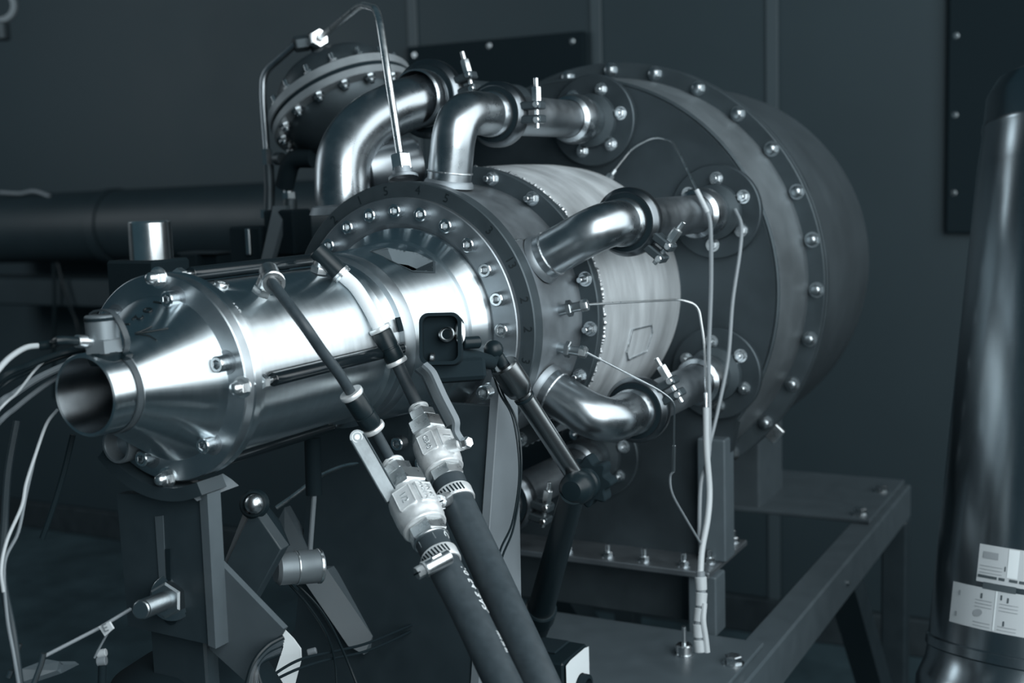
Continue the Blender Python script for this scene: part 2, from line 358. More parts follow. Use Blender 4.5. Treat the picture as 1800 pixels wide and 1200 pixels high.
p4,n4=push_elbow(702,570,.0842,None,None,'')
part('witness_slot',MB().box((-.0068,-.0035,-.001),(.0068,.0035,.0006),frame(p4,n4,(0,0,1))),BLACKM,N,'small dark slot in the collar')
# handwritten marks
def cone_fn(a0,z0,rot):
    cr,sr=math.cos(rot),math.sin(rot)
    def f(u,v,h):
        U=u*cr-v*sr; V=u*sr+v*cr
        y=z0+V*.86; rad=.0345+(y+.972)*.035/.058+.0006+h
        return ang(rad,a0+math.degrees(U/rad),y)
    return f
for d_,z_,a_ in (('1',-.9245,5.8),('0',-.9335,3.8),('2',-.9422,1.6),('1',-.9495,-6)):
    part('marker_digit',text_mb(d_,.0135,cone_fn(a_,z_,-PI/2)),MARK,sn,'handwritten digit in black marker')
ar=MB()
ar_p=[(0,0)]; 
def cstroke(pts):
    f=cone_fn(24,-.957,0); ar.tube([f(u,v,.0002) for u,v in pts],.0005,6)
cstroke([(-.006,0),(.0,.006),(.010,.020)]); cstroke([(-.006,0),(.005,.005),(.012,.006)]); cstroke([(-.006,0),(-.003,.006),(-.001,.013)])
part('marker_arrow',ar,MARK,sn,'handwritten arrow in black marker')
def cyl_fn(R,a0,z0,rot):
    cr,sr=math.cos(rot),math.sin(rot)
    return lambda u,v,h: ang(R+.0003+h,a0+math.degrees((u*cr-v*sr)/R),z0+(u*sr+v*cr))
part('scribed_number',text_mb('102',.0085,cyl_fn(.0795,45,-.890,0)),WHITE,slv,'scribed digits')
# ================================================================ combustion chamber
K=thing('combustion_chamber','bolted steel combustion chamber with numbered black flange and silver barrel','chamber',(0,-.45,-.17))
dk=part('front_ring',MB().lathe([(.1045,-.552),(.1085,-.5555),(.1095,-.5565),(.1355,-.5565),(.1365,-.5555),(.1365,-.549),(.1045,-.549)],YM,120,closed=True),RINGM,K)
for k in range(24): inst('cap_screw',CAPS,frame(ang(.1226,15*k,-.5565),(0,-1,0)),dk)
bf=part('front_flange',MB().lathe([(.12,-.5495),(.1520,-.5495),(.1532,-.5483),(.1532,-.532),(.12,-.532)],YM,128,closed=True),DARKST,K)
for s,a in (('2',-38),('1',-22),('5',-8),('4',8),('5',22),('3',46),('13',62),('2',78),('2',90),('3',103),('2',116)):
    f0=ang(.1445,a,-.5497); M=frame(f0,(0,-1,0),(1,0,0)); tdir=Vector((math.cos(math.radians(a)),0,-math.sin(math.radians(a))))
    M=frame(f0,(0,-1,0),tdir); part('ring_digit',text_mb(s,.0135,plane_fn(M),.0002),MARK,bf)
bd=part('body',MB().lathe([(.1480,-.536),(.1480,-.42)],YM,112),DULL,K)
wl=MB()
random.seed(3)
def weld(mb,R,y,n,r=.0021):
    for i in range(n):
        a=360*i/n+random.uniform(-.9,.9); p=ang(R+random.uniform(-.0008,.0005),a,y); rr=r*random.uniform(.55,1.25)
        mb.lathe([(rr*math.sin(PI*k/4)*1.,-rr*math.cos(PI*k/4)) for k in range(5)],frame(p,ang(1,a+90,0)),6)
weld(wl,.1500,-.531,210); w_=part('weld_bead',wl,WELD,K); w_['kind']='stuff'
part('seam_weld',MB().tube([ang(.1482,53,-.53),ang(.1484,53.4,-.5),ang(.1483,53,-.47),ang(.1482,53.2,-.43)],.0012,6),WELD,bd)
mf=part('middle_flange',MB().lathe([(.14,-.425),(.1670,-.425),(.1682,-.4238),(.1682,-.4185),(.1672,-.4182),(.1672,-.4176),(.1682,-.4173),(.1682,-.413),(.1674,-.412),(.14,-.412)],YM,120,closed=True),DARKST,K)
for k in range(18): inst('hex_bolt',HEXR,frame(ang(.1585,-5+20*k,-.425),(0,-1,0)),mf)
wl=MB(); weld(wl,.1664,-.4080,230,.0030); w_=part('weld_bead',wl,WELD,K); w_['kind']='stuff'
part('barrel',MB().lathe([(.1640,-.412),(.1655,-.398),(.1680,-.35),(.1695,-.29),(.1690,-.22),(.1660,-.17),(.1600,-.148),(.1520,-.135),(.150,-.128)],YM,120),BARREL,K)
part('barrel_frame',MB().tube([Vector(q) for q in [ang(.1698,99,-.33),ang(.1702,99.5,-.27),ang(.1700,103,-.262),ang(.1700,111,-.264),ang(.1702,112,-.32),ang(.1699,108,-.333),ang(.1698,99,-.33)]],.0011,6),WELD,K,'raised rectangular outline on the barrel')
# glands for the thermocouples
def gland(a,y,lean,n=1,L=.030):
    b=ang(.148,a,y); d=(ang(1,a,0)+Vector(lean)).normalized()
    g=part('gland',MB().cyl(b-d*.004,b+d*.010,.0058,n=16,bev=.0008),BOLTD,K)
    part('gland_nut',MB().lathe([(0,.008),(.0090,.008),(.0090,.0125),(.0080,.0135),(0,.0135)],frame(b,d),6),BOLTD,g)
    part('gland_tube',MB().cyl(b+d*.012,b+d*.026,.0052,n=16,bev=.0006),BOLTD,g)
    part('gland_cap',MB().lathe([(0,.024),(.0066,.024),(.0066,.030),(.0058,.0315),(.0015,.0315)],frame(b,d),6),CHROME,g)
    return b+d*.0315
G1=gland(85.3,-.479,(.0,.18,.12)); G2=gland(101,-.480,(0,.10,.06)); 
b=ang(.168,31,-.25)
# inlet nut on top of the chamber
TN=at(706,290,Y=-.535); TD_=(TN-CAM).dot(FW); td=(at(698,235,D=TD_+.006)-TN).normalized(); TN0=TN-td*.012
g=part('tube_union',MB().lathe([(.016,0),(.016,.003),(.011,.005),(.011,.012),(0,.012)],frame(TN0-td*.004,td),20),DULL,K)
part('union_nut',MB().lathe([(0,.010),(.0115,.010),(.0115,.026),(.0100,.0275),(0,.0275)],frame(TN0-td*.004,td,(1,0,0)),6),CHROME,g)
# ================================================================ pressure vessel
V=thing('pressure_vessel','large round grey vessel with bolted rim and domed back on a box base','vessel',(0,.1,-.44))
c0=-.128
fp=MB(); pts=[]
for i in range(97):
    a=math.radians(-125+250*i/96); pts.append((.2785*math.sin(a),.2785*math.cos(a)))
pts+=[(.190,-.353),(-.190,-.353)]
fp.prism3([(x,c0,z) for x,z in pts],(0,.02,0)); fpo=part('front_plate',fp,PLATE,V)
part('groove_weld',MB().torus(.2805,.0030,YM@Matrix.Translation((0,0,-.121)),128,8),DARKST,V)
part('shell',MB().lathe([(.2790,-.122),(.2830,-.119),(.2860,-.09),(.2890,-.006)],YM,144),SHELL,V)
rf=part('rim_flange',MB().lathe([(.26,-.006),(.3095,-.006),(.3110,-.0045),(.3110,.006),(.3090,.0068),(.3090,.0082),(.3110,.009),(.3110,.019),(.3095,.0205),(.26,.0205)],YM,160,closed=True),DARKST,V)
for k in range(28): inst('dome_nut',HEXV,frame(ang(.3002,1.5+12.857*k,-.006),(0,-1,0)),rf)
L=[(.290,.02),(.2905,.33)]+[(.2905*math.cos(t),.33+.28*math.sin(t)) for t in [PI/2*i/14 for i in range(1,15)]]
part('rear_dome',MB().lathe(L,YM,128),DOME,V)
for a in (16,29,42,55,68,94,107,120): 
    p=ang(.2835,a,-.045); part('plug',MB().lathe([(.0075,-.003),(.0075,.0022),(.0060,.003),(.0034,.0012),(0,.0012)],frame(p,ang(1,a,0)),16),SHELL,V,angle=30)
p=ang(.311,131,.0); part('rim_tab',MB().box((-.004,-.012,0),(.004,.012,.016),frame(p,ang(1,131,0),(0,1,0)),bev=.001),CHROME,V,'small bright tab on the rim')
# box base
part('box_base',MB().box((-.19,c0+.0205,-.353),(.19,-.05,-.20),bev=.002),PLATE,V)
bp=part('base_plate',MB().box((-.25,-.20,-.361),(.212,-.039,-.353),bev=.0012),RINGM,V)
for x in (-.16,-.08,.005,.065,.117,.172): inst('hex_bolt',HEXR,frame((x,-.182,-.353),(0,0,1)),bp)
for y in (-.155,-.105,-.056): inst('hex_bolt',HEXR,frame((.198,y,-.353),(0,0,1)),bp)
for sx in (-1,1):
    x0,x1=(.180,.218) if sx>0 else (-.218,-.180)
    part('column',MB().box((x0,-.150,-.353),(x1,-.112,-.19),bev=.002),PAINT,V)
    part('foot_column',MB().box((x0,-.190,-.44),(x1,-.152,-.361),bev=.002),PAINT,V)
part('lower_box',MB().box((-.19,-.148,-.44),(.176,-.05,-.361),bev=.002),DARKST,V)
part('rear_leg',MB().box((-.09,.411,-.44),(.092,.558,-.20),bev=.002),PAINT,V)
# flat bosses with their bolts on the front plate belong to the pipes below
# ================================================================ elbow pipes between chamber and vessel
def vband(par,c,axis,R,towards,tight):
    "V-band clamp: two half bands, two lugs, a tee bolt with tall nut"
    F=frame(c,axis,towards)
    k=part('clamp_band',MB().lathe([(R*.98,-.011),(R*1.36,-.011),(R*1.52,-.007),(R*1.55,-.005),(R*1.55,.005),(R*1.52,.007),(R*1.36,.011),(R*.98,.011)],F,56,closed=True),CLAMPM,par,'dark V-band clamp')
    part('clamp_gasket',MB().lathe([(R*1.30,-.0118),(R*1.02,-.0118),(R*1.02,.0118),(R*1.30,.0118)],F,48,closed=True),BLACKM,k)
    lx=R*1.50
    for s in (-1,1):
        part('lug',MB().box((lx-.004,s*.0075-.0045,-.0085),(lx+.022,s*.0075+.0045,.0085),F,bev=.0015),DARKST,k)
        part('lug_roller',MB().cyl(F@Vector((lx+.017,s*.0085,-.010)),F@Vector((lx+.017,s*.0085,.010)),.0038,n=14,bev=.0008),CHROME,k)
    part('tee_bolt',MB().cyl(F@Vector((lx+.014,.018,0)),F@Vector((lx+.014,-.038,0)),.0028,n=12,bev=.0005),CHROME,k)
    part('tall_nut',MB().lathe([(0,.0125),(.0056,.0125),(.0056,.027),(.005,.028),(0,.028)],frame(F@Vector((lx+.014,0,0)),-F.col[1].to_3d()),6),CHROME,k)
    return k
PR=.0240
RP=.228
labels=[(9.0,'polished elbow pipe over the top of the chamber, upright clamp nut','ang'),
 (63.3,'polished elbow pipe pointing at the viewer right of the chamber, clamp below','ang'),
 (117.6,'polished elbow pipe low on the right side, bright nut on its clamp','ang'),
 (171.9,'dim elbow pipe half hidden under the chamber behind the grey post','ang')]
tow=[(1.0,0,.0),(.80,0,-.62),(.9,0,.55),(.95,0,-.2)]
tight=[1,1,1,1]
for (a,lab,_),tw,ph,yc in zip(labels,tow,(10,26,36,20),(-.405,-.428,-.408,-.405)):
    u=ang(1,a,0)
    r=thing('elbow_pipe',lab,'pipe',tuple(ang(RP,a,c0-.01)),'elbow pipes between chamber and vessel')
    yb=-.492; rb=.070 if a<170 else .06
    path=bend([ang(.150,a,yb),ang(RP,a,yb),ang(RP,a,yc)],min(.062,yc+.492-.003),14)
    el=part('elbow',MB().tube(path,PR,28),POL,r)
    part('butt_weld',MB().torus(PR+.0002,.0011,frame(ang(.1635,a,yb),u),36,6),WELD,el)
    part('collar',MB().lathe([(PR+.0035,-.004),(PR+.0025,.0005),(PR+.0006,.003),(PR,.003)],frame(ang(.152,a,yb),u),36),DULL,el)
    part('ferrule',MB().lathe([(PR,-.018),(PR+.0015,-.016),(PR+.0022,-.004),(PR*1.3,-.001),(PR*1.3,.003)],frame(ang(RP,a,yc),(0,1,0)),40),POL,el)
    vband(r,ang(RP,a,yc+.007),(0,1,0),PR,tw,1)
    st=part('straight_pipe',MB().cyl(ang(RP,a,yc+.010),ang(RP,a,-.205),PR*.97,n=40),POLD,r)
    part('reducer_ring',MB().lathe([(PR,-.03),(PR*1.22,-.026),(PR*1.34,-.014),(PR*1.30,0),(PR*1.12,.006),(PR*1.12,.010)],frame(ang(RP,a,-.182),(0,1,0)),44),POL,st,'bright bulging ring')
    part('spigot',MB().lathe([(PR*1.13,-.175),(PR*1.15,-.160),(PR*1.02,-.158),(PR*1.02,-.15),(PR*1.45,-.146),(PR*1.5,-.138)],frame(ang(RP,a,0),(0,1,0)),40),DARKST,st)
    fl=part('flange_disc',MB().lathe([(.0,-.010),(.0585,-.010),(.0600,-.0085),(.0600,.0),(0,.0)],frame(ang(RP,a,c0),(0,1,0)),64),PLATE,r)
    for k in range(6):
        t=2*PI*k/6+math.radians(ph); e1=Vector((1,0,0));e2=Vector((0,0,1))
        inst('hex_bolt',HEXB,frame(ang(RP,a,c0-.010)+e1*(.042*math.cos(t))+e2*(.042*math.sin(t)),(0,-1,0)),fl)
# large inlet elbow at upper left
r=thing('inlet_elbow','large polished elbow pipe curving down at upper left behind the bent tube','pipe',(-.075,-.45,.14))
I0=at(762,172,Y=-.36); BR=.030
q=[at(598,338,Y=-.50),at(590,250,Y=-.50),at(640,200,Y=-.465),I0]
I0=at(752,174,Y=-.365)
path=spline([at(606,375,Y=-.50),at(602,325,Y=-.50),at(608,270,Y=-.487),at(642,222,Y=-.455),at(694,192,Y=-.412),at(738,177,Y=-.375),I0],8)
el=part('elbow',MB().tube(path,.0315,36),POL,r)
ax=Vector((0,1,0))
part('ferrule',MB().lathe([(.0315,-.030),(.034,-.028),(.0345,-.016),(.0335,-.014),(.0335,-.008),(.040,-.005),(.040,0)],frame(path[-1],ax),44),POL,el)
vband(r,path[-1]+ax*.004,ax,.0305,(.9,0,.25),1)
part('rear_pipe',MB().cyl(path[-1],path[-1]+ax*.225,.028,n=36),DARKST,r)
part('base_collar',MB().lathe([(.040,-.006),(.036,.002),(.032,.004)],frame(path[2],path[5]-path[2]),36),DULL,el)
r=thing('branch_stub','short fat capped pipe stub between the two tall elbows','pipe',tuple(at(690,300,D=1.46)))
s0=at(640,300,D=1.45); s1=at(735,285,D=1.47)
part('stub',MB().lathe([(0,-.002),(.024,-.002),(.030,.003),(.030,(s1-s0).length-.006),(.027,(s1-s0).length),(0,(s1-s0).length)],frame(s0,s1-s0),40),POLD,r)
part('stub_neck',MB().cyl(at(690,300,D=1.46),at(690,345,D=1.46),.022,n=28),POLD,r)
# ================================================================ diaphragm valve
vc=at(603,184,D=1.76); vn=Vector((-.485,.115,.866)).normalized(); VF=frame(vc,vn)
r=thing('diaphragm_valve','grey diaphragm valve with domed lid and bolted double flange','valve',tuple(vc-vn*.09))
part('lid',MB().lathe([(0,.066),(.040,.065),(.066,.058),(.081,.044),(.086,.028),(.086,.012)],VF,56),DARKST,r)
uf=part('upper_flange',MB().lathe([(.05,.001),(.106,.001),(.107,.002),(.107,.012),(.106,.013),(.05,.013)],VF,80,closed=True),FLG,r)
lf=part('lower_flange',MB().lathe([(.04,-.016),(.106,-.016),(.107,-.015),(.107,-.006),(.106,-.005),(.04,-.005)],VF,80,closed=True),FLG,r)
part('diaphragm_edge',MB().lathe([(.04,-.005),(.1045,-.005),(.1045,.001),(.04,.001)],VF,64),BLACKM,r)
part('bowl',MB().lathe([(.088,-.014),(.086,-.024),(.066,-.05),(.04,-.064),(0,-.068)],VF,48),DARKST,r)
for k in range(16):
    t=2*PI*k/16+.1; p=Vector((.096*math.cos(t),.096*math.sin(t),.013))
    inst('hex_bolt',HEXR,VF@Matrix.Translation(p),uf); p.z=-.016
    inst('hex_bolt',HEXB,VF@Matrix.Translation(p)@Matrix.Rotation(PI,4,'X'),lf)
tee=VF@Vector((0,0,.062)); T1=at(578,68,D=1.76)
neck=part('neck',MB().cyl(tee,tee+vn*.022,.014,n=8,bev=.002).cyl(tee+vn*.02,tee+vn*.036,.011,n=20,bev=.001),DARKST,r)
ct=tee+vn*.044
part('tee_body',MB().cyl(tee+vn*.024,ct+vn*.012,.010,n=20,bev=.001),DARKST,r)
dl=(at(520,78,D=1.77)-ct).normalized(); dr=(at(590,44,D=1.66)-ct).normalized()
part('side_nut',MB().lathe([(0,.004),(.0095,.004),(.0095,.010),(.0115,.012),(.0115,.030),(.010,.032),(0,.032)],frame(ct,dl),6),DARKST,r)
part('front_nut',MB().lathe([(0,.004),(.0105,.004),(.0105,.010),(.0135,.012),(.0135,.030),(.012,.032),(.006,.032)],frame(ct,dr),6),CHROME,r,'bright compression nut')
TA=ct+dr*.030; TB=ct+dl*.030
ta=bend([TA,at(634,8,D=1.50),at(664,16,D=TD_+.05),at(676,95,D=TD_+.025),TN],.035,10)
solo('bent_tube',MB().tube(ta,.0042,14),CHROME,'bright bent steel tube arching from the valve down to the chamber nut','tube',tuple(TN))
r=thing('impulse_tube','thin dark steel tube bending down left of the diaphragm valve','tube',tuple(at(470,290,D=1.8)))
tb=bend([TB,at(463,128,D=1.80),at(462,170,D=1.80),at(468,250,D=1.80),at(472,300,D=1.80)],.03,8)
part('tube',MB().tube(tb,.0050,12),POLD,r)
part('union',MB().cyl(at(469,262,D=1.80),at(471,292,D=1.80),.0075,n=6,bev=.001),BOLTD,r)
part('lower_tube',MB().tube([at(472,290,D=1.80),at(474,330,D=1.80),at(473,372,D=1.80)],.0078,12),DARKST,r)
part('end_nut',MB().lathe([(0,0),(.013,0),(.013,.012),(0,.012)],frame(at(473,368,D=1.80),(0,0,-1)),6),BOLTD,r)
# small clutter behind, left of the chamber
r=thing('hand_valve','black elbow handle beside the large inlet pipe','valve',tuple(at(505,330,D=1.78)))
part('handle',MB().tube(bend([at(552,278,D=1.74),at(512,278,D=1.76),at(500,328,D=1.78)],.018,6),.0135,14),BLACKM,r)
part('stem',MB().cyl(at(506,318,D=1.78),at(508,352,D=1.78),.007,n=12),BOLTD,r)
part('stem_nut',MB().lathe([(0,0),(.010,0),(.010,.010),(0,.010)],frame(at(508,338,D=1.78),(0,0,-1)),6),BOLTD,r)
part('stem_screw',MB().cyl(at(486,279,D=1.78),at(496,279,D=1.77),.009,n=16,bev=.001),DARKST,r)
r=thing('actuator_box','small black actuator box left of the chamber rim','box',tuple(at(510,445,D=1.78)))
part('case',MB().box((-.030,-.022,-.03),(.024,.022,.034),Matrix.Translation(at(510,410,D=1.78)),bev=.003),BLACKM,r)
part('cap',MB().cyl(at(510,380,D=1.78),at(510,350,D=1.78),.010,n=16,bev=.001),DARKST,r)
r=solo('mounting_bar',MB().prism3([at(480,362,D=1.76),at(503,362,D=1.76),at(474,470,D=1.74),at(456,470,D=1.74)],(0,.01,0)),PAINT,'dark grey slanting flat bar left of the chamber','bar',tuple(at(466,470,D=1.75)))
r=thing('terminal_block','low black terminal block with pale strip behind the tie rod','block',tuple(at(440,450,D=1.8)))
part('case',MB().box((-.028,-.02,-.05),(.03,.02,.022),Matrix.Translation(at(445,424,D=1.8)),bev=.003),BLACKM,r)
part('pale_strip',MB().box((-.004,-.003,-.019),(.004,.003,.018),Matrix.Translation(at(437,424,D=1.775)),bev=.001),BOLTD,r,'pale strip')
r=thing('motor','bright silver cylinder standing on a black box at left','motor',tuple(at(258,540,D=1.42)))
ms=at(267,455,D=1.42); mt_=at(266,388,D=1.42)
part('cylinder',MB().lathe([(0,0),(.0243,0),(.0243,(mt_-ms).length-.002),(.0228,(mt_-ms).length),(.0,(mt_-ms).length)],frame(ms,(0,0,1)),48),SPUN,r,'bright silver cylinder')
part('box',MB().box((-.042,-.03,-.11),(.030,.03,0),Matrix.Translation(ms),bev=.003),BLACKM,r)
part('flange',MB().cyl(ms+Vector((0,0,-.002)),ms+Vector((0,0,.004)),.023,n=40),BLACK,r)
r=thing('connector_block','pair of small black connector blocks beside the silver cylinder','block',tuple(at(360,470,D=2.05)))
for x in (345,382): part('block',MB().box((-.018,-.02,-.03),(.018,.02,.012),Matrix.Translation(at(x,458,D=2.05)),bev=.002),BLACKM,r)
part('strip',MB().box((-.04,-.022,.0125),(.04,.02,.015),Matrix.Translation(at(362,458,D=2.05))),DARKST,r)
# ================================================================ sensor block strapped on the snout
r=thing('pressure_sensor','grey cylindrical sensor strapped on top of the snout mouth','sensor',(0,-.985,.036))
sb=at(184,622,Y=-.985); up=Vector((-.03,0,1)).normalized()
part('body',MB().lathe([(0,.026),(.0115,.026),(.0125,.025),(.0125,.001),(0,.001)],frame(sb+up*.004,up),36),SENSOR,r)
part('hex_base',MB().lathe([(0,.0),(.0150,.0),(.0150,.0095),(.014,.0105),(0,.0105)],frame(sb+up*.0015,up,(1,.3,0)),6),SENSOR,r)
part('adapter',MB().lathe([(0,-.008),(.011,-.008),(.0135,-.001),(.0135,.002),(0,.002)],frame(sb,up),24),BLACK,r)
cdv=(at(140,602,D=.93)-(sb+up*.008)).normalized(); cb=sb+up*.009
part('connector',MB().cyl(cb+cdv*.012,cb+cdv*.018,.0035,n=14).cyl(cb+cdv*.0175,cb+cdv*.026,.0048,n=20,bev=.0006),CHROME,r,'bright threaded connector')
part('cap',MB().lathe([(0,.0290),(.0116,.0290),(.0130,.0278),(.0130,.0258),(0,.0258)],frame(sb,up),28),BLACKM,r)
r=thing('strap','dark grey cable tie looped round the snout and over the sensor','strap',(0,-.975,-.034))
R_=.0334; lp=[]
yv=-.9765
top=sb+up*.0305
for k in range(0,23):
    a=36+ (360-72)*k/22; lp.append(ang(R_,a,yv))
lp=lp[::1]
path=spline(lp+[sb+up*.010+Vector((-.017,.004,0)),top+Vector((-.011,.002,.0)),top+Vector((.010,.002,.001)),sb+up*.012+Vector((.019,.005,0)),lp[0]],4)
m=MB()
def ribbon(mb,path,wd,th,axis):
    vs=[];fs=[];n=len(path); ax=Vector(axis).normalized()
    for i,p in enumerate(path):
        t=(path[min(i+1,n-1)]-path[max(i-1,0)]).normalized(); nn_=t.cross(ax).normalized(); b=nn_.cross(t).normalized()
        vs+=[p+b*wd+nn_*th,p-b*wd+nn_*th,p-b*wd-nn_*th,p+b*wd-nn_*th]
    for i in range(n-1):
        for k in range(4): fs.append((i*4+k,i*4+(k+1)%4,i*4+4+(k+1)%4,i*4+4+k))
    fs+=[(0,1,2,3),((n-1)*4+3,(n-1)*4+2,(n-1)*4+1,(n-1)*4)]
    return mb.add(vs,fs)
ribbon(m,path,.0028,.0007,(0,1,0)); part('band',m,mat('strap_grey',(.045,.058,.066),0,.42),r)
part('buckle',MB().box((-.0045,-.004,-.003),(.0045,.004,.003),frame(lp[0]+Vector((.001,0,.002)),ang(1,36,0)),bev=.0008),BLACK,r)
# cables running from the sensor to the lower left
CS=cb+cdv*.030
r=thing('sensor_cable','white sensor cable curving from its black plug down the left edge','cable',tuple(at(10,960,D=.93)))
part('plug',MB().tube(spline([CS-cdv*.006,CS+cdv*.012,at(95,604,D=.93),at(70,608,D=.93)],5),.0034,12),BLACK,r,'black plug sleeve')
part('ferrule',MB().cyl(CS-cdv*.006,CS-cdv*.001,.0026,n=12).cyl(CS+cdv*.001,CS+cdv*.006,.0030,n=12),CHROME,r)
part('cable',MB().tube(spline([at(72,607,D=.93),at(45,611,D=.92),at(15,630,D=.90),at(-12,660,D=.88)],6),.0021,10),WHITE,r)
# ================================================================ loose cables at the left
def cable(lab,pts,r,m,name='cable',grp=None):
    e=pts[-1]
    if (e-CAM).dot(RX)/(e-CAM).dot(FW)*FPX<-905: pts=pts+[e+Vector((-.08,.0,-.07)),e+Vector((-.16,.03,-.32)),Vector((e.x-.20,e.y+.05,FZ+.15)),Vector((e.x-.26,e.y+.05,FZ+.012))]
    path=spline(pts,7); return solo(name,MB().tube(path,r,10),m,lab,'cable',tuple(path[-1]),grp)
cable('thin bright wire arching past the mouth to the left edge',[at(82,630,D=.98),at(60,652,D=.97),at(30,690,D=.95),at(-10,730,D=.93)],.0011,WHITE,'wire')
cable('thick black cable leaving the sensor base to the left edge',[at(150,612,D=.985),at(105,622,D=.98),at(50,642,D=.96),at(-10,676,D=.94)],.0026,BLACK)
cable('second black cable just below the thick one',[at(150,616,D=.99),at(100,630,D=.985),at(50,653,D=.97),at(-10,692,D=.95)],.0018,BLACK)
cable('grey cable running behind the mouth to the left edge',[at(120,640,D=1.06),at(70,663,D=1.05),at(25,692,D=1.04),at(-10,720,D=1.03)],.0032,PAINTL)
cable('lower grey cable behind the mouth to the left edge',[at(112,655,D=1.07),at(72,682,D=1.06),at(30,715,D=1.05),at(-10,752,D=1.04)],.0024,PAINTL)
cable('bright white wire hanging from the mouth rim in a long curve',[at(101,720,D=1.0),at(82,745,D=.99),at(62,800,D=.98),at(46,850,D=.97),at(38,890,D=.96),at(12,950,D=.94),at(2,1000,D=.93),at(6,1040,D=.93)],.0013,WHITE,'wire')
cable('grey wire hanging just right of the bright white wire',[at(62,800,D=1.0),at(46,868,D=.99),at(32,935,D=.98),at(8,990,D=.97),at(12,1080,D=.96),at(24,1150,D=.95),at(34,1210,D=.95)],.0014,PAINTL,'wire')
cable('dark grey cable hanging down the left edge to the floor bar',[at(30,740,D=1.05),at(14,830,D=1.04),at(8,920,D=1.02),at(4,1010,D=1.0),at(22,1110,D=.98),at(36,1215,D=.97)],.0032,PAINTD)
cable('black cable hanging straight from under the mouth to its cut end',[at(128,764,D=1.02),at(112,830,D=1.02),at(92,895,D=1.02),at(74,946,D=1.02)],.0024,BLACK)
# ================================================================ hoses with ball valves
def ring(mb,F,r0,r1,z0,z1,n=32,b=.0006): return mb.lathe([(r0,z0),(r1-b,z0),(r1,z0+b),(r1,z1-b),(r1-b,z1),(r0,z1)],F,n,closed=True)
def hexs(mb,F,R,z0,z1,b=.0010): return mb.lathe([(0,z0),(R-b,z0),(R,z0+b),(R,z1-b),(R-b,z1),(0,z1)],F,6)
# -- left assembly (front)
A0=at(690,813,D=1.075); A1=at(776,985,D=1.005); ad=(A1-A0).normalized(); AL=(A1-A0).length
FA=frame(A0,ad,(CAM-A0).normalized()*.9+RX*.22)
B0=at(735,716,D=1.16); B1=at(803,880,D=1.095); bdv=(B1-B0).normalized(); BL=(B1-B0).length
FB=frame(B0,bdv,(CAM-B0).normalized()*.9+RX*.20)
def ball_valve(lab,F,L,k,mirror,texts):
    r=thing('ball_valve',lab,'valve',tuple(F@Vector((0,0,L*.8))),'nickel ball valves on the hoses')
    m=MB(); ring(m,F,.003,.0100*k,.000,.0025); ring(m,F,.003,.0080*k,.0025,.007); part('push_collar',m,CAST,r)
    m=MB(); hexs(m,F,.0135*k,.0075,.017); part('inlet_hex',m,CHROME,r)
    m=MB(); ring(m,F,.003,.0128*k,.0168,.0178); ring(m,F,.003,.0128*k,.0184,.0194); part('thread',m,CAST,r)
    m=MB(); hexs(m,F,.0195*k,.0200,.0350,.0015); part('body_hex',m,CHROME,r)
    z0=.0350
    m=MB().lathe([(0,z0-.001),(.0160*k,z0-.001),(.0160*k,z0+.004),(.0175*k,z0+.0055),(.0196*k,z0+.007),(.0203*k,z0+.012),(.0203*k,z0+.027),(.0198*k,z0+.034),(.0190*k,z0+.036),(.0190*k,z0+.0395),(.0180*k,z0+.0405),(0,z0+.0405)],F,56)
    bo=part('body',m,CAST,r)
    for s,tx in zip((-28,28),texts):
        t=math.radians(s); Fr=F@Matrix.Rotation(t,4,'Z')
        pm=MB(); pm.box((.0180*k,-.0082*k,z0+.0075),(.0208*k,.0082*k,z0+.0275),Fr,bev=.0008); po=part('panel',pm,CAST,bo)
        pf=part('panel_frame',MB().tube([Fr@Vector(q) for q in ((.0209*k,-.0076*k,z0+.008),(.0209*k,.0076*k,z0+.008),(.0209*k,.0076*k,z0+.027),(.0209*k,-.0076*k,z0+.027),(.0209*k,-.0076*k,z0+.008))],.0004,5),CAST,bo)
        for i,(s_,sz,dv) in enumerate(tx):
            fn=lambda u,v,h,Fr=Fr,dv=dv: Fr@Vector((.0210*k+h,-v+dv,z0+.0175+u)) 
            part('raised_letters',text_mb(s_,sz,fn,.0004),CHROME,bo)
    m=MB(); hexs(m,F,.0165*k,z0+.0410,z0+.0525,.0012); part('outlet_hex',m,CHROME,r)
    m=MB(); ring(m,F,.003,.0155*k,z0+.0527,z0+.0547); hexs(m,F,.0140*k,z0+.0550,z0+.0630); part('hose_tail',m,CHROME,r)
    return r,z0
va,z0=ball_valve('front nickel ball valve with pale flat lever at its left',FA,AL,1.0,1,((('MADE IN',.0046,.0028),('PN 40',.0056,-.0032)),(('1/2',.008,0),)))
vb,_=ball_valve('rear nickel ball valve with long bent lever at its right',FB,BL,.96,1,((('1"',.011,0),),(('CB40',.0068,0),)))
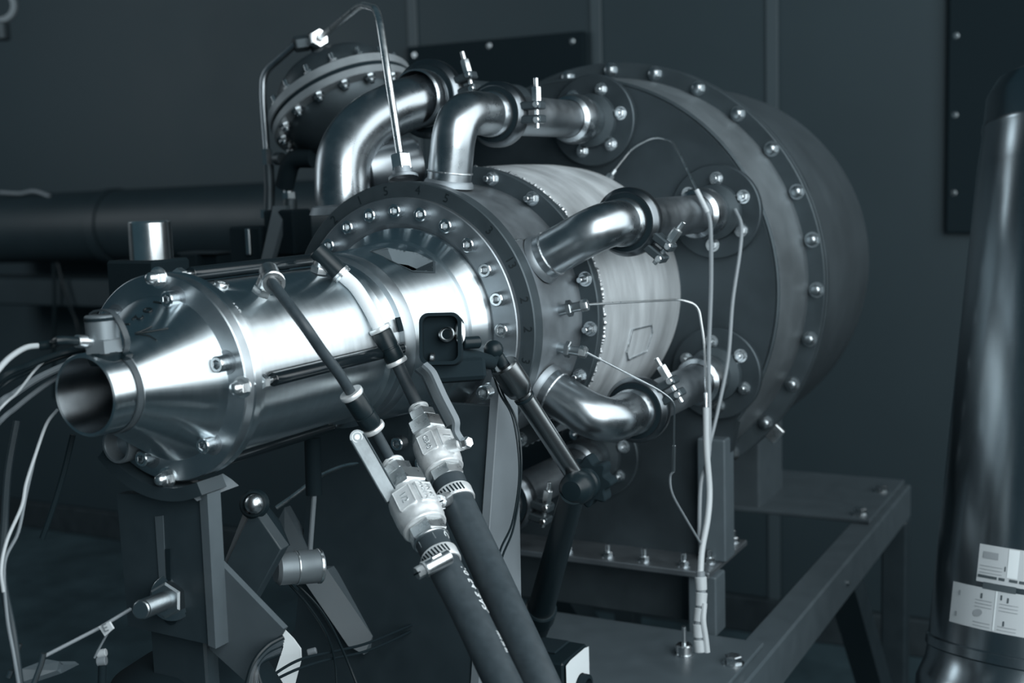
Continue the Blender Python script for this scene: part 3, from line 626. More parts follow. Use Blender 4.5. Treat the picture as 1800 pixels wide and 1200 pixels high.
# levers
def plate_path(mb,pts,wid,th,side):
    return ribbon(mb,pts,wid,th,side)
hp=[at(628,768,D=1.045),at(650,806,D=1.042),at(672,845,D=1.04),at(690,876,D=1.042)]
sd=(hp[-1]-hp[0]).normalized(); vw=(CAM-hp[1]).normalized(); side=sd.cross(vw)
m=MB(); ribbon(m,hp,.0062,.0011,side); m.cyl(hp[0]+vw*-.0011,hp[0]+vw*.0011,.0062,n=24)
lv=part('lever',m,SENSOR2,va,'pale flat lever')
rm=MB(); 
for s in (-1,1): rm.tube([p+side*(s*.0060)+vw*.001 for p in hp],.0009,8)
part('lever_rim',rm,DARKST,lv,'dark rubber rim')
part('lever_boss',MB().torus(.0042,.0004,frame(hp[0]+vw*.0012,vw),24,6).cyl(hp[0],hp[0]+vw*.0016,.0022,n=16),CAST,lv)
pv=at(700,890,D=1.045); part('stem',MB().cyl(pv,FA@Vector((0,0,z0+.016)),.0075,n=20,bev=.001),CAST,va)
part('stem_nut',MB().lathe([(0,0),(.0065,0),(.0065,.005),(.0055,.006),(0,.006)],frame(pv,pv-FA@Vector((0,0,z0+.016))),6),CHROME,va)
part('lever_shank',MB().tube([hp[-1],at(697,884,D=1.042),pv],.0055,10),DARKST,va)
part('stop_pin',MB().cyl(at(694,911,D=1.045),at(704,909,D=1.045),.0022,n=12,bev=.0004),CHROME,va)
hb=[at(746,640,D=1.11),at(760,652,D=1.108),at(780,697,D=1.105),at(803,741,D=1.10),at(800,758,D=1.10),at(812,776,D=1.10),at(817,783,D=1.10)]
m=MB(); vw=(CAM-hb[2]).normalized(); sd=(hb[3]-hb[1]).normalized(); ribbon(m,bend(hb,.006,3),.0035,.0016,(Vector((.45,-.1,.9))).cross(sd)); lv=part('lever',m,PAINTL,vb,'long bent lever')
m=MB(); ribbon(m,[p+Vector((-.008,.004,-.004)) for p in hb[:4]],.0070,.0012,sd.cross(Vector((.9,-.2,.2)))); part('lever_web',m,DARKST,lv)
pv2=at(822,776,D=1.10); pb=FB@Vector((0,0,z0+.016))
part('stem',MB().cyl(pb,at(813,779,D=1.10),.0062,n=20,bev=.001),CAST,vb)
part('stem_nut',MB().lathe([(0,0),(.0055,0),(.0055,.006),(.0045,.007),(0,.007)],frame(at(816,779,D=1.10),pv2-pb),6),CHROME,vb)
# thin hoses from the fittings
def coupling(par,p0,p1,R):
    d=(p1-p0); L=d.length; F=frame(p0,d)
    k=part('coupling',MB().lathe([(0,.002),(R*.9,.002),(R,.004),(R,L*.55),(R*.93,L*.56),(R*.93,L*.60),(R,L*.61),(R,L-.004),(R*.9,L-.002),(0,L-.002)],F,28),BLACK,par,'black push-in coupling')
    for z in (0,L): part('release_collar',MB().lathe([(.003,-.002),(R*1.08,-.002),(R*1.12,-.001),(R*1.12,.001),(R*1.08,.002),(.003,.002)],frame(p0+d.normalized()*z,d),28),CAST,k)
    return k
r=thing('thin_hose','thin black hose bowing from the nickel elbow to the front valve','hose',tuple(A0))
c0_=at(618,692,D=1.045); c1_=at(656,752,D=1.06)
part('upper_tube',MB().tube(spline([E1b-d1_*.004,E1b+d1_*.010,at(535,572,D=1.0),at(566,617,D=1.015),at(596,657,D=1.03),c0_],7),.0046,16),RUBBER,r)
coupling(r,c0_,c1_,.0092)
part('lower_tube',MB().tube([c1_,A0+ad*.002],.0046,16),RUBBER,r)
r=thing('thin_hose','milky white hose with black lower half feeding the rear valve','hose',tuple(B0))
e0=at(668,578,D=1.145); e1=at(697,636,D=1.15)
part('milky_tube',MB().tube(spline([E2b-d2_*.004,E2b+d2_*.004,at(625,505,D=1.152),at(646,537,D=1.147),e0],7),.0062,18),MILK,r,'milky translucent tube')
coupling(r,e0,e1,.0092)
part('lower_tube',MB().tube([e1,B0+bdv*.002],.0058,16),RUBBER,r)
# thick rubber hoses
ha0=FA@Vector((0,0,z0+.054)); hA=[ha0,A1+ad*.01,at(828,1085,D=.97),at(882,1197,D=.93),at(936,1310,D=.89)]
hA+=[hA[-1]+(hA[-1]-hA[-2]).normalized()*.13]; hA+=[hA[-1]+Vector((.06,-.05,-.20)),Vector((hA[-1].x+.08,hA[-1].y-.08,FZ+.02))]
r=thing('rubber_hose','thick black rubber hose with white print below the front valve','hose',tuple(hA[-1]))
pa=spline(hA,8); part('hose',MB().tube(pa,.0138,32),RUBBER,r)
def along(path,s):
    for a,b in zip(path,path[1:]):
        l=(b-a).length
        if s<=l: return a+(b-a)*(s/l),(b-a).normalized()
        s-=l
    return path[-1],(path[-1]-path[-2]).normalized()
def hose_fn(path,R,s0,tilt):
    def f(u,v,h):
        p,t=along(path,s0+u); vw=(CAM-p).normalized(); x=(vw-t*vw.dot(t)).normalized(); y=t.cross(x)
        a=tilt+v/R; return p+(x*math.cos(a)+y*math.sin(a))*(R+.0002+h)
    return f
tl=math.radians(-72)
for s_,sz,s0 in (('C',.0095,.004),('10 54 BAR',.0105,.060),('10/4 20 07',.0050,.112)):
    for sg in (1,):
        part('white_print',text_mb(s_,sz,hose_fn(pa,.0138,s0,tl),.0001),PRINT,r,'white printed letters')
hb0=FB@Vector((0,0,z0+.052)); hB=[hb0,B1+bdv*.005,at(852,985,D=1.055),at(900,1090,D=1.01),at(952,1205,D=.965),at(998,1310,D=.93)]
hB+=[hB[-1]+(hB[-1]-hB[-2]).normalized()*.13]; hB+=[hB[-1]+Vector((.06,-.04,-.20)),Vector((hB[-1].x+.08,hB[-1].y-.06,FZ+.02))]
r=thing('rubber_hose','thick plain black rubber hose below the rear valve','hose',tuple(hB[-1]))
pb_=spline(hB,8); part('hose',MB().tube(pb_,.0150,32),RUBBER,r)
# worm-drive hose clamps
def worm_clamp(lab,path,s,R,scr0,scr1):
    p,t=along(path,s); F=frame(p,t,(CAM-p))
    r=thing('hose_clamp',lab,'clamp',tuple(p),'worm-drive hose clamps')
    bd=part('band',MB().lathe([(R,-.0058),(R+.0012,-.0058),(R+.0016,-.0045),(R+.0016,.0045),(R+.0012,.0058),(R,.0058)],F,48,closed=True),CAST,r)
    for k in range(10):
        a=math.radians(-35+11*k+ (0)); Fr=F@Matrix.Rotation(a,4,'Z')
        part('thread_slot',MB().box((R+.0010,-.0007,-.0036),(R+.0020,.0007,.0036),Fr@Matrix.Rotation(math.radians(14),4,'X')),BLACKM,bd)
    d=(scr1-scr0); L=d.length; FS=frame(scr0,d,(CAM-scr0))
    part('screw_housing',MB().lathe([(0,0),(.0056,0),(.0062,.001),(.0062,L*.72),(.0054,L*.74),(0,L*.74)],FS,20),CHROME,r)
    part('screw_head',MB().lathe([(0,L*.74),(.0066,L*.74),(.0066,L*.78),(.0050,L*.80),(.0050,L),(0,L)],FS,8),CHROME,r)
    part('screw_slot',MB().box((-.006,-.0006,L-.0015),(.006,.0006,L+.0003),FS),BLACKM,r)
    return r,F,FS,L
CLS=max(.01,AL-.0897)
w1,F1,FS1,L1=worm_clamp('hose clamp on the printed hose, screw pointing left',pa,CLS,.0140,at(790,977,D=.980),at(732,1008,D=.965))
part('housing_tab',MB().box((.004,.003,L1*.25),(.0075,.006,L1*.55),FS1,bev=.0008),CHROME,w1)
w2,F2,FS2,L2=worm_clamp('toothed hose clamp on the plain hose, screw end on the left',pb_,.018,.0152,at(786,876,D=1.08),at(768,884,D=1.055))
for q in ((at(764,868,D=1.05),at(757,875,D=1.05),at(762,884,D=1.05)),(at(764,886,D=1.05),at(773,894,D=1.05),at(783,893,D=1.05))):
    part('spring_tab',MB().tube(spline(q,5),.0008,8),CHROME,w2)
# ================================================================ grey support post under the chamber
r=thing('support_post','grey steel post under the chamber, wider towards its foot','post',(.06,-.56,-.44))
x1=.130
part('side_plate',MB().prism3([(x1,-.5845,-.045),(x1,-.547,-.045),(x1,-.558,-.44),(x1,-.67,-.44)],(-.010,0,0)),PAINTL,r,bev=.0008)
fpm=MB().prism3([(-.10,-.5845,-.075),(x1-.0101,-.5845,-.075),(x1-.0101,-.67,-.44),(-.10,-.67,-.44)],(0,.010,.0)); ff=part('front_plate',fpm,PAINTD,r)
for px,py in ((706,777),(748,812),(857,688)): 
    pp=at(px,py,Y=-.60); inst('cap_screw',CAPS,frame(pp,(0,-1,0)),ff)
# ================================================================ articulated arm with camera head
r=thing('articulated_arm','black jointed holding arm with lobed knob in front of the vessel','arm',tuple(at(950,1085,D=1.43)))
u0=at(884,640,D=1.20); u1=at(1008,832,D=1.255); ud=(u1-u0).normalized()
up_=part('upper_tube',MB().cyl(u0+ud*.028,u1,.0094,n=28),ANOD,r)
part('upper_sleeve',MB().lathe([(0,0),(.0125,0),(.0140,.002),(.0145,.026),(.0125,.034),(.0100,.037),(0,.037)],frame(u0,ud),30),ANOD,up_)
part('upper_ring',MB().lathe([(.0099,.0),(.0104,.0005),(.0104,.003),(.0099,.0035)],frame(u0+ud*.040,ud),28),BLACK,up_)  # thin plain black ring round the upper tube
part('ball_stud',MB().cyl(u0-ud*.012,u0+ud*.002,.006,n=16).sph(u0-ud*.018,.0095,18),BLACK,r)
jc=at(1018,852,D=1.275); jd=(at(1048,838,D=1.31)-jc).normalized()
kv=(at(1046,838,D=1.30)-at(1005,862,D=1.24)).normalized()
k0=at(1006,862,D=1.235)
part('joint_housing',MB().lathe([(0,-.004),(.010,-.003),(.0155,.003),(.0170,.010),(.0170,.020),(.0150,.024),(.0150,.027),(.0165,.029),(.0165,.036),(.012,.040),(0,.040)],frame(k0,kv),32),BLACK,r)
kb=MB(); FK=frame(k0+kv*.040,kv); pts=[]
for i in range(96):
    a=2*PI*i/96; rr=.0235+.0032*math.cos(8*a); pts.append((rr*math.cos(a),rr*math.sin(a)))
kb.poly(pts,.020,FK); part('lobed_knob',kb,BLACKM,r,bev=.002)
l0=at(1003,880,D=1.25); l1=at(951,1070,D=1.41); ld=(l1-l0).normalized()
lo=part('lower_tube',MB().cyl(l0-ld*.012,l1,.0125,.0150,n=28),BLACK,r)
part('lower_collar',MB().lathe([(0,0),(.0165,0),(.018,.002),(.018,.022),(.0165,.024),(0,.024)],frame(l1-ld*.004,ld),30),BLACK,lo)
part('base_stud',MB().cyl(l1+ld*.018,l1+ld*.060,.0165,.014,n=24),BLACKM,r)
# camera head
r=thing('camera_head','small black camera head with rounded hood beside the sleeve','camera',tuple(at(800,640,D=1.15)))
cv=(at(800,560,D=1.15)-at(765,575,D=1.165)).normalized()
hc=at(775,596,D=1.13); FH=frame(hc,(.40,-.88,.22),(0,0,1))   # z faces the viewer, x up
def rrect(w,h,rad,n=6):
    o=[]
    for cx,cy,a0 in ((w-rad,h-rad,0),(-w+rad,h-rad,90),(-w+rad,-h+rad,180),(w-rad,-h+rad,270)):
        for i in range(n+1):
            a=math.radians(a0+90*i/n); o.append((cx+rad*math.cos(a),cy+rad*math.sin(a)))
    return o
hd=MB(); o1=rrect(.0235,.0190,.0085); i1=rrect(.0205,.0160,.0065); n=len(o1)
vs=[(x,y,-.022) for x,y in o1]+[(x,y,.006) for x,y in o1]+[(x,y,.006) for x,y in i1]+[(x,y,-.004) for x,y in i1]
fs=[]
for k in range(n):
    k2=(k+1)%n
    for a in range(3): fs.append((a*n+k,a*n+k2,(a+1)*n+k2,(a+1)*n+k))
fs+=[tuple(range(n))[::-1],tuple(range(3*n,4*n))]
hd.add(vs,fs,FH); part('hood',hd,BLACKM,r,'rounded black housing')
rm=FH@Vector((.006,-.0182,-.001)); 
part('glint_disc',MB().lathe([(0,.0016),(.0062,.0012),(.0074,0),(.0074,-.002)],frame(rm,FH.to_3x3()@Vector((0,-.80,.60)),FH.to_3x3()@Vector((1,0,0)))@Matrix.Diagonal((1.45,.75,1,1)),28),CHROME,r,'added chrome oval for the bright reflection on the hood')  # added mirror disc standing in for the bright reflection at the hood opening
part('lens_barrel',MB().lathe([(0,0),(.0072,0),(.0072,.011),(.0060,.012),(.0052,.008),(0,.007)],FH@Matrix.Translation((.004,-.006,-.004)),28),ANOD,r)
part('glass',MB().lathe([(0,.0085),(.0051,.0078)],FH@Matrix.Translation((.004,-.006,-.004)),24),GLOSS,r,'dark glass lens')
part('bracket',MB().tube([at(800,625,D=1.14),at(830,628,D=1.16),at(862,636,D=1.19),u0-ud*.018],.0075,14),BLACKM,r)
part('bracket_bar',MB().cyl(at(812,603,D=1.14),at(842,601,D=1.15),.0058,n=18,bev=.001),BLACK,r)
part('clamp_block',MB().box((-.020,-.022,-.012),(.0,.030,.012),frame(at(808,632,D=1.15),(.62,-.74,.25),(0,0,1)),bev=.003),BLACKM,r)
part('thumb_screw',MB().cyl(at(755,629,D=1.13),at(764,630,D=1.13),.0052,n=16,bev=.001),BOLTD,r)
cable('thin black lead looping down beside the grey post',[at(862,640,D=1.19),at(878,690,D=1.22),at(900,730,D=1.22),at(911,790,D=1.21),at(912,850,D=1.21),at(900,920,D=1.21),at(880,965,D=1.21),at(872,1010,D=1.21)],.0011,BLACK,'lead')
cable('second thin black lead looping beside the grey post',[at(866,640,D=1.19),at(884,692,D=1.22),at(906,735,D=1.22),at(916,795,D=1.21),at(914,860,D=1.21),at(902,930,D=1.21),at(884,975,D=1.21),at(876,1010,D=1.21)],.0011,BLACK,'lead')
# ================================================================ thermocouples
def thermo(lab,pts,r,m,extra=None,nm='thermocouple'):
    path=bend(pts,.012,6); t=thing(nm,lab,'thermocouple',tuple(path[-1]),'thermocouples'); part('probe',MB().tube(path,r,10),m,t); return t
H1=at(1195,526,D=1.46)
t=thermo('thermocouple leaving the upper gland straight over the barrel, bent down at right',[G1,H1,at(1228,536,D=1.47),at(1238,600,D=1.47),at(1241,690,D=1.48)],.0013,CHROME)
part('transition',MB().cyl(at(1241,690,D=1.48),at(1241,716,D=1.48),.0026,n=12,bev=.0004),CHROME,t)
part('lead',MB().tube(spline([at(1241,716,D=1.48),at(1242,790,D=1.48),at(1247,860,D=1.48),at(1244,910,D=1.47),at(1234,965,D=1.46),at(1231,1008,D=1.45)],6),.0038,12),WHITE,t,'white lead')
t=thermo('thermocouple leaving the lower gland slanting down to the right',[G2,at(1160,686,D=1.325),at(1186,706,D=1.33),at(1185,785,D=1.36)],.0011,BOLTD)
part('transition',MB().cyl(at(1185,782,D=1.36),at(1184,828,D=1.37),.0020,n=12,bev=.0004),BOLTD,t)
part('lead',MB().tube(spline([at(1184,828,D=1.37),at(1178,838,D=1.375),at(1182,868,D=1.385),at(1205,910,D=1.42),at(1232,955,D=1.455)],6),.0014,8),GREYC,t)
t=thermo('thermocouple bent over the vessel front with a white sleeve',[at(1076,305,Y=-.150),at(1112,260,Y=-.140),at(1150,240,Y=-.136),at(1180,247,Y=-.140),at(1196,274,Y=-.18),at(1226,336,D=1.48)],.0013,CHROME)
part('gland',MB().cyl(at(1064,322,Y=-.165),at(1074,308,Y=-.155),.0058,n=6,bev=.001).cyl(at(1072,311,Y=-.157),at(1080,300,Y=-.150),.0042,n=14),BOLTD,t)
part('transition',MB().cyl(at(1224,333,D=1.48),at(1244,373,D=1.48),.0030,n=12,bev=.0004),WHITE,t,'white sleeve')
part('lead',MB().tube(spline([at(1244,373,D=1.48),at(1249,400,D=1.48),at(1250,500,D=1.49),at(1246,620,D=1.495),at(1247,720,D=1.495),at(1246,800,D=1.49),at(1232,850,D=1.485),at(1229,950,D=1.47)],6),.0026,10),GREYC,t,'grey lead')
t=thing('thermocouple','grey sheathed lead bowing down from the right pipe flange','thermocouple',tuple(at(1240,800,D=1.5)),'thermocouples')
part('lead',MB().tube(spline([at(1292,368,D=1.56),at(1303,395,D=1.55),at(1301,440,D=1.54),at(1288,530,D=1.53),at(1280,630,D=1.52),at(1262,720,D=1.51),at(1247,782,D=1.50)],7),.0023,10),GREYC,t,'grey lead')
r=thing('cable_bundle','white cable bundle in spiral wrap standing on the table plate','cable',tuple(at(1230,1148,D=1.44)),None)
bl=spline([at(1231,1004,D=1.447),at(1233,1050,D=1.445),at(1228,1100,D=1.442),at(1231,1146,D=1.44)],8)
part('cables',MB().tube(bl,.0052,14),GREYC,r)
sw=MB()
for i in range(5):
    s=.006+.018*i; p,t_=along(bl,s); q,_t=along(bl,s+.0155); sw.cyl(p,q,.0070,.0066,n=18,bev=.0008)
part('spiral_wrap',sw,WHITE,r,'white spiral wrap')
part('branch',MB().tube(spline([at(1238,1060,D=1.44),at(1236,1090,D=1.437),at(1240,1120,D=1.437),at(1243,1146,D=1.437)],6),.0036,10),WHITE,r)
# ================================================================ welded table that carries the rig
ZT=-.44
T=thing('rig_table','welded grey steel table with square rails and legs under the rig','table',(0,0,FZ))
for s in (-1,1):
    x0,x1=sorted((s*.297,s*.252)); part('rail',MB().box((x0,-1.25,ZT-.062),(x1,.70,ZT),bev=.003),PAINT,T)
bpl=part('back_plate',MB().box((-.297,.40,ZT+.0005),(.285,.70,ZT+.008),bev=.0015),PAINT,T)
frp=part('front_plate',MB().box((-.297,-.62,ZT+.0005),(.283,-.198,ZT+.006),bev=.0015),PAINT,T)
for x,y in ((.262,.345),(.262,.60)): inst('table_bolt',HEXF,frame((x,y if y>.4 else .43,ZT+.008),(0,0,1)),bpl)
for p in (at(1289,1166,Z=ZT+.006),): inst('table_bolt',HEXF,frame(p,(0,0,1)),frp)
p=at(1203,1150,Z=ZT+.006); stb=part('stud_bolt',MB().lathe([(0,0),(.012,0),(.012,.002),(.0105,.0021),(.0105,.012),(.009,.0135),(0,.0135)],frame(p,(0,0,1)),18).cyl(p+Vector((0,0,.012)),p+Vector((0,0,.036)),.0028,n=12),BOLT,T)
part('back_rail',MB().box((-.252,.655,ZT-.062),(.252,.70,ZT-.0005),bev=.003),PAINTD,T)
part('front_rail',MB().box((-.252,-.65,ZT-.062),(.252,-.605,ZT-.0005),bev=.003),PAINTD,T)
for s in (-1,1):
    x0,x1=sorted((s*.297,s*.252))
    for y in (.655,-1.2): part('leg',MB().box((x0,y,FZ),(x1,y+.045,ZT-.062),bev=.003),PAINTD,T)
    part('brace',MB().prism3([(x0,.24,ZT-.062),(x0,.30,ZT-.062),(x0,.655,FZ+.20),(x0,.655,FZ+.12)],(x1-x0,0,0)),PAINTD,T)
part('rail_screw',MB().cyl(at(1489,1024,X=.297),at(1489,1024,X=.297)+Vector((.004,0,0)),.004,n=12),BOLTD,T)
# junction box
r=thing('junction_box','black topped switch box with white end face on the table plate','box',(.09,-.46,ZT+.006))
q=[at(992,1166,Z=-.372),at(1032,1132,Z=-.372)]
ex=(q[1]-q[0]).normalized(); ey=Vector((0,0,1)).cross(ex); JM=Matrix(((ex.x,ey.x,0,q[0].x),(ex.y,ey.y,0,q[0].y),(0,0,1,0),(0,0,0,1)))
Lq=(q[1]-q[0]).length
part('case',MB().box((-.002,.001,ZT+.007),(Lq+.002,.115,-.372),JM,bev=.002),BLACK,r)
ef=MB(); ho=[]
wl_,hh=Lq,.066; z_=-.372
out=[(0,z_-hh),(0,z_),(wl_,z_),(wl_,z_-hh)]; cx,cz_=wl_*.60,z_-.042; rr_=.017
n=24; ring_o=[]
for k in range(n):
    a=2*PI*k/n; c,s=math.cos(a),math.sin(a); sc=1/max(abs(c)/(wl_*.5),abs(s)/(hh*.5)); ring_o.append((wl_/2+c*sc,z_-hh/2+s*sc))
vs=[];
for x,z in ring_o: vs+=[(x,-.002,z)]
for k in range(n):
    a=2*PI*k/n; vs.append((cx+rr_*math.cos(a),-.002,cz_+rr_*math.sin(a)))
ef.add(vs,[(k,(k+1)%n,n+(k+1)%n,n+k) for k in range(n)],JM); efo=part('end_face',ef,PAPER,r,'white end face')
part('socket',MB().lathe([(0,-.012),(.012,-.012),(.0165,.002),(.0165,.008),(.012,.009),(.010,.002),(0,.002)],JM@frame((cx,-.002,cz_),(0,-1,0)),28),BLACKM,r)
part('lid',MB().box((.02,.02,-.372),(Lq-.004,.112,-.369),JM,bev=.001),BLACKM,r)
# ================================================================ front stand under the nozzle
S=thing('front_stand','dark front stand with slotted upright and grey triangular gusset under the nozzle','stand',(.0,-.9,-.42))
def pp(px,py,Y=None,X=None,Z=None): return at(px,py,X=X,Y=Y,Z=Z)
fy=-.915
part('upright',MB().prism3([pp(205,868,Y=fy),pp(352,868,Y=fy),pp(366,1132,Y=fy),pp(225,1100,Y=fy)],(0,.012,0)),PAINTD,S)
part('pedestal',MB().box((-.30,fy+.013,ZT-.05),(.30,fy+.055,ZT),bev=.002).box((-.05,fy+.013,ZT),(.012,fy+.03,-.20),bev=.002),PAINTD,S)
part('edge_bar',MB().prism3([pp(350,868,Y=fy-.002),pp(364,868,Y=fy-.002),pp(379,1140,Y=fy-.002),pp(366,1134,Y=fy-.002)],(0,.016,0)),PAINT2,S)
part('gusset',MB().prism3([pp(374,978,Y=fy+.014),pp(382,985,Y=fy+.014),pp(498,1105,Y=fy+.014),pp(470,1150,Y=fy+.014),pp(430,1196,Y=fy+.014),pp(368,1140,Y=fy+.014)],(0,.006,0)),PAINT2,S,'grey triangular gusset')
part('slot',MB().prism3([pp(272,908,Y=fy-.0012),pp(286,906,Y=fy-.0012),pp(292,1040,Y=fy-.0012),pp(281,1040,Y=fy-.0012)],(0,.001,0)),PAINT,S)
part('slot_edge',MB().prism3([pp(290,965,Y=fy-.0014),pp(299,965,Y=fy-.0014),pp(300,1040,Y=fy-.0014),pp(293,1040,Y=fy-.0014)],(0,.001,0)),BLACKM,S)
# saddle
sm=MB()
vs=[];fs=[]
for k in range(25):
    a=156+70*k/24
    for rr in (.089,.100):
        for y in (-.925,-.895): vs.append(ang(rr,a,y))
for k in range(24):
    b=4*k
    for q4 in ((0,1,5,4),(2,6,7,3),(0,4,6,2),(1,3,7,5)): fs.append(tuple(b+i for i in q4))
fs+=[(0,2,3,1),(96,97,99,98)]
sm.add(vs,fs); part('saddle',sm,PAINTD,S)
part('saddle_ear',MB().prism3([pp(328,858,Y=-.925),pp(392,832,Y=-.885),pp(407,842,Y=-.885),pp(333,869,Y=-.925)],(0.004,.004,-.006)),PAINT2,S)
# threaded stud with nut
s0=pp(303,1050,Y=fy); s1=at(247,1072,D=(s0-CAM).dot(FW)-.055); sdv=(s1-s0).normalized(); Ls=(s1-s0).length
st=part('clamp_stud',MB().cyl(s0,s1,.0074,n=24,bev=.0008),BOLTD,S)
th=MB()
for i in range(16): th.torus(.0074,.0006,frame(s1-sdv*(.004+.0022*i),sdv),24,6)
t_=part('thread',th,BOLTD,st); t_['kind']='stuff'
part('stud_nut',MB().lathe([(0,.001),(.0190,.001),(.0190,.0025),(.0150,.003),(.0150,.013),(.013,.0145),(0,.0145)],frame(s0,sdv),6),BOLTD,st)
part('stud_washer',MB().cyl(s0,s0+sdv*.002,.0195,n=28,bev=.0004),BOLTD,st)
part('lower_hole',MB().cyl(pp(298,1082,Y=fy-.001),pp(298,1082,Y=fy-.001)+Vector((0,.001,0)),.008,n=20),BLACKM,S)
# pilot tube under the snout
r=thing('pilot_tube','dim open pilot tube end tucked below the snout','tube',(-.02,-.90,-.08))
p0=at(203,783,D=1.035); 
part('tube',MB().lathe([(.0118,.11),(.0118,.002),(.0128,.0),(.0148,.0),(.0156,.0015),(.0156,.11)],frame(p0,(0,1,0)),40),SENSOR,r)
# tilted plate behind the gusset, with ball-headed bolt
r=thing('tilted_plate','dark square plate tilted on its corner behind the stand','plate',tuple(at(440,1040,D=1.12)))
part('plate',MB().prism3([at(443,893,D=1.11),at(494,966,D=1.10),at(440,1064,D=1.11),at(390,1004,D=1.12)],(.002,.010,.002)),PAINTD,r,bev=.001)
part('plate_edge',MB().prism3([at(431,893,D=1.125),at(441,896,D=1.115),at(399,998,D=1.123),at(389,1000,D=1.13)],(.001,.004,.001)),PAINT,r)
part('ball_bolt',MB().sph(at(447,885,D=1.10),.0085,20).cyl(at(447,885,D=1.11),at(452,902,D=1.12),.0055,n=14),CHROME,r)
part('ball_cup',MB().lathe([(.0095,-.004),(.0125,-.004),(.0135,.002),(.0115,.006),(.0095,.006)],frame(at(448,886,D=1.115),(.4,-.8,.3)),24,closed=True),BLACK,r)
part('arm_link',MB().tube([at(452,895,D=1.13),at(476,925,D=1.14),at(492,965,D=1.14)],.010,12),BLACKM,r)
# horizontal transducer
r=thing('transducer','dark round transducer lying across the frame with bright end band','transducer',tuple(at(525,1020,D=1.15)))
a0=at(484,1000,D=1.15); a1=at(566,994,D=1.17); dv=(a1-a0); Lt=dv.length
part('barrel',MB().lathe([(0,0),(.012,.0),(.0150,.003),(.0150,Lt*.42),(.0146,Lt*.425),(.0146,Lt*.44),(.0156,Lt*.445),(.0156,Lt*.90),(.0150,Lt*.92),(.0150,Lt*.985),(.0135,Lt),(0,Lt)],frame(a0,dv),36),SENSOR,r)
part('end_band',MB().lathe([(.0157,Lt*.90),(.0163,Lt*.905),(.0163,Lt*.955),(.0157,Lt*.96)],frame(a0,dv),36),CHROME,r,'bright end band')
part('mid_band',MB().lathe([(.0151,Lt*.425),(.0160,Lt*.43),(.0160,Lt*.455),(.0151,Lt*.46)],frame(a0,dv),36),CHROME,r)
for off in (0,1):
    cable(('left','right')[off]+' thin black lead hanging from the round transducer',[at(505+12*off,1022,D=1.17),at(540+16*off,1062,D=1.18),at(572+12*off,1110-6*off,D=1.19),at(588+22*off,1160,D=1.2),at(592+40*off,1215,D=1.2)],.0012,BLACK,'lead')
# thin tube and rod behind
solo('capillary_tube',MB().tube(spline([at(486,892,D=1.35),at(520,868,D=1.35),at(560,838,D=1.35),at(600,820,D=1.34),at(642,812,D=1.33)],6),.0022,10),CHROME,'thin pale tube slanting up behind the black hanging rod','tube',tuple(at(486,892,D=1.35)))
r=thing('hanging_rod','black rod with slim grey lower end hanging behind the nozzle','rod',tuple(at(546,970,D=1.28)))
part('upper',MB().tube([at(549,770,D=1.28),at(552,870,D=1.28)],.0085,14),BLACKM,r)
part('lower',MB().tube([at(553,862,D=1.275),at(545,968,D=1.275)],.0026,10),PAINTL,r,'slim grey lower end')
# under-rig structure (dark)
U=thing('under_frame','dark cross members and braces under the nozzle','frame',(-.05,-.5,FZ))
part('column',MB().box((-.062,-.55,FZ),(-.022,-.51,-.09),bev=.002),PAINTD,U)
part('diagonal',MB().prism3([at(520,1000,D=1.32),at(575,1000,D=1.32),at(655,1118,D=1.30),at(640,1150,D=1.29),at(612,1135,D=1.29)],(0.0,.012,.0)),PAINT,U,'grey diagonal brace')
part('diagonal_web',MB().prism3([at(483,925,D=1.36),at(500,892,D=1.36),at(552,985,D=1.345),at(500,985,D=1.345)],(0,.01,0)),PAINT,U)
part('cross_strip',MB().prism3([at(586,950,D=1.5),at(622,944,D=1.5),at(622,1040,D=1.5),at(590,1040,D=1.5)],(0,.02,0)),PAINT,U)
part('lower_brace',MB().prism3([at(790,1066,D=1.36),at(798,1078,D=1.36),at(710,1170,D=1.33),at(690,1160,D=1.33)],(0,.012,0)),PAINT,U)
part('small_brace',MB().prism3([at(832,1030,D=1.30),at(845,1012,D=1.30),at(846,1022,D=1.30),at(838,1036,D=1.30)],(0,.01,0)),PAINT,U)
part('foot_tri',MB().prism3([at(843,1162,D=1.3),at(858,1188,D=1.3),at(858,1230,D=1.3),at(841,1230,D=1.3)],(0,.01,0)),PAINT,U)
r=solo('white_sheet',MB().prism3([at(494,1101,D=1.22),at(515,1122,D=1.22),at(528,1140,D=1.22),at(529,1158,D=1.215),at(519,1196,D=1.21),at(512,1225,D=1.21),at(462,1225,D=1.21),at(484,1180,D=1.21),at(498,1137,D=1.215)],(0,.0015,0)),PAPER,'bright white plastic sheet showing below the gusset','sheet',tuple(at(495,1215,D=1.21)))
for i in range(7):
    o=i*5
    cable(['outermost','second','third','fourth','fifth','sixth','innermost'][i]+' black cable of the coil by the white sheet',[at(498-o*.2,1120+o*.9,D=1.018),at(470-o*.4,1136+o*.9,D=1.010),at(446+o*.2,1166+o*.5,D=1.003),at(430+o*1.1,1218,D=.998)],.0023,RUBBER if i%3 else BLACK,'cable','black cable coil by the white sheet')
for i,(lab,dy) in enumerate((('upper of two long black leads crossing the white sheet',0),('lower of two long black leads crossing the white sheet',12))):
    cable(lab,[at(462,1202+dy*.4,D=1.155),at(492,1178+dy,D=1.16),at(530,1158+dy*1.25,D=1.17),at(580,1146+dy,D=1.2),at(640,1132+dy*1.1,D=1.24),at(700,1108+dy,D=1.27),at(760,1082+dy*.5,D=1.3),at(792,1066,D=1.33)],.0014,BLACKM,'lead')
solo('connector_plug',MB().cyl(at(541,1147,D=1.2),at(556,1143,D=1.2),.0035,n=14,bev=.0006),GREYC,'tiny pale connector right of the white sheet','connector',tuple(at(548,1145,D=1.2)))
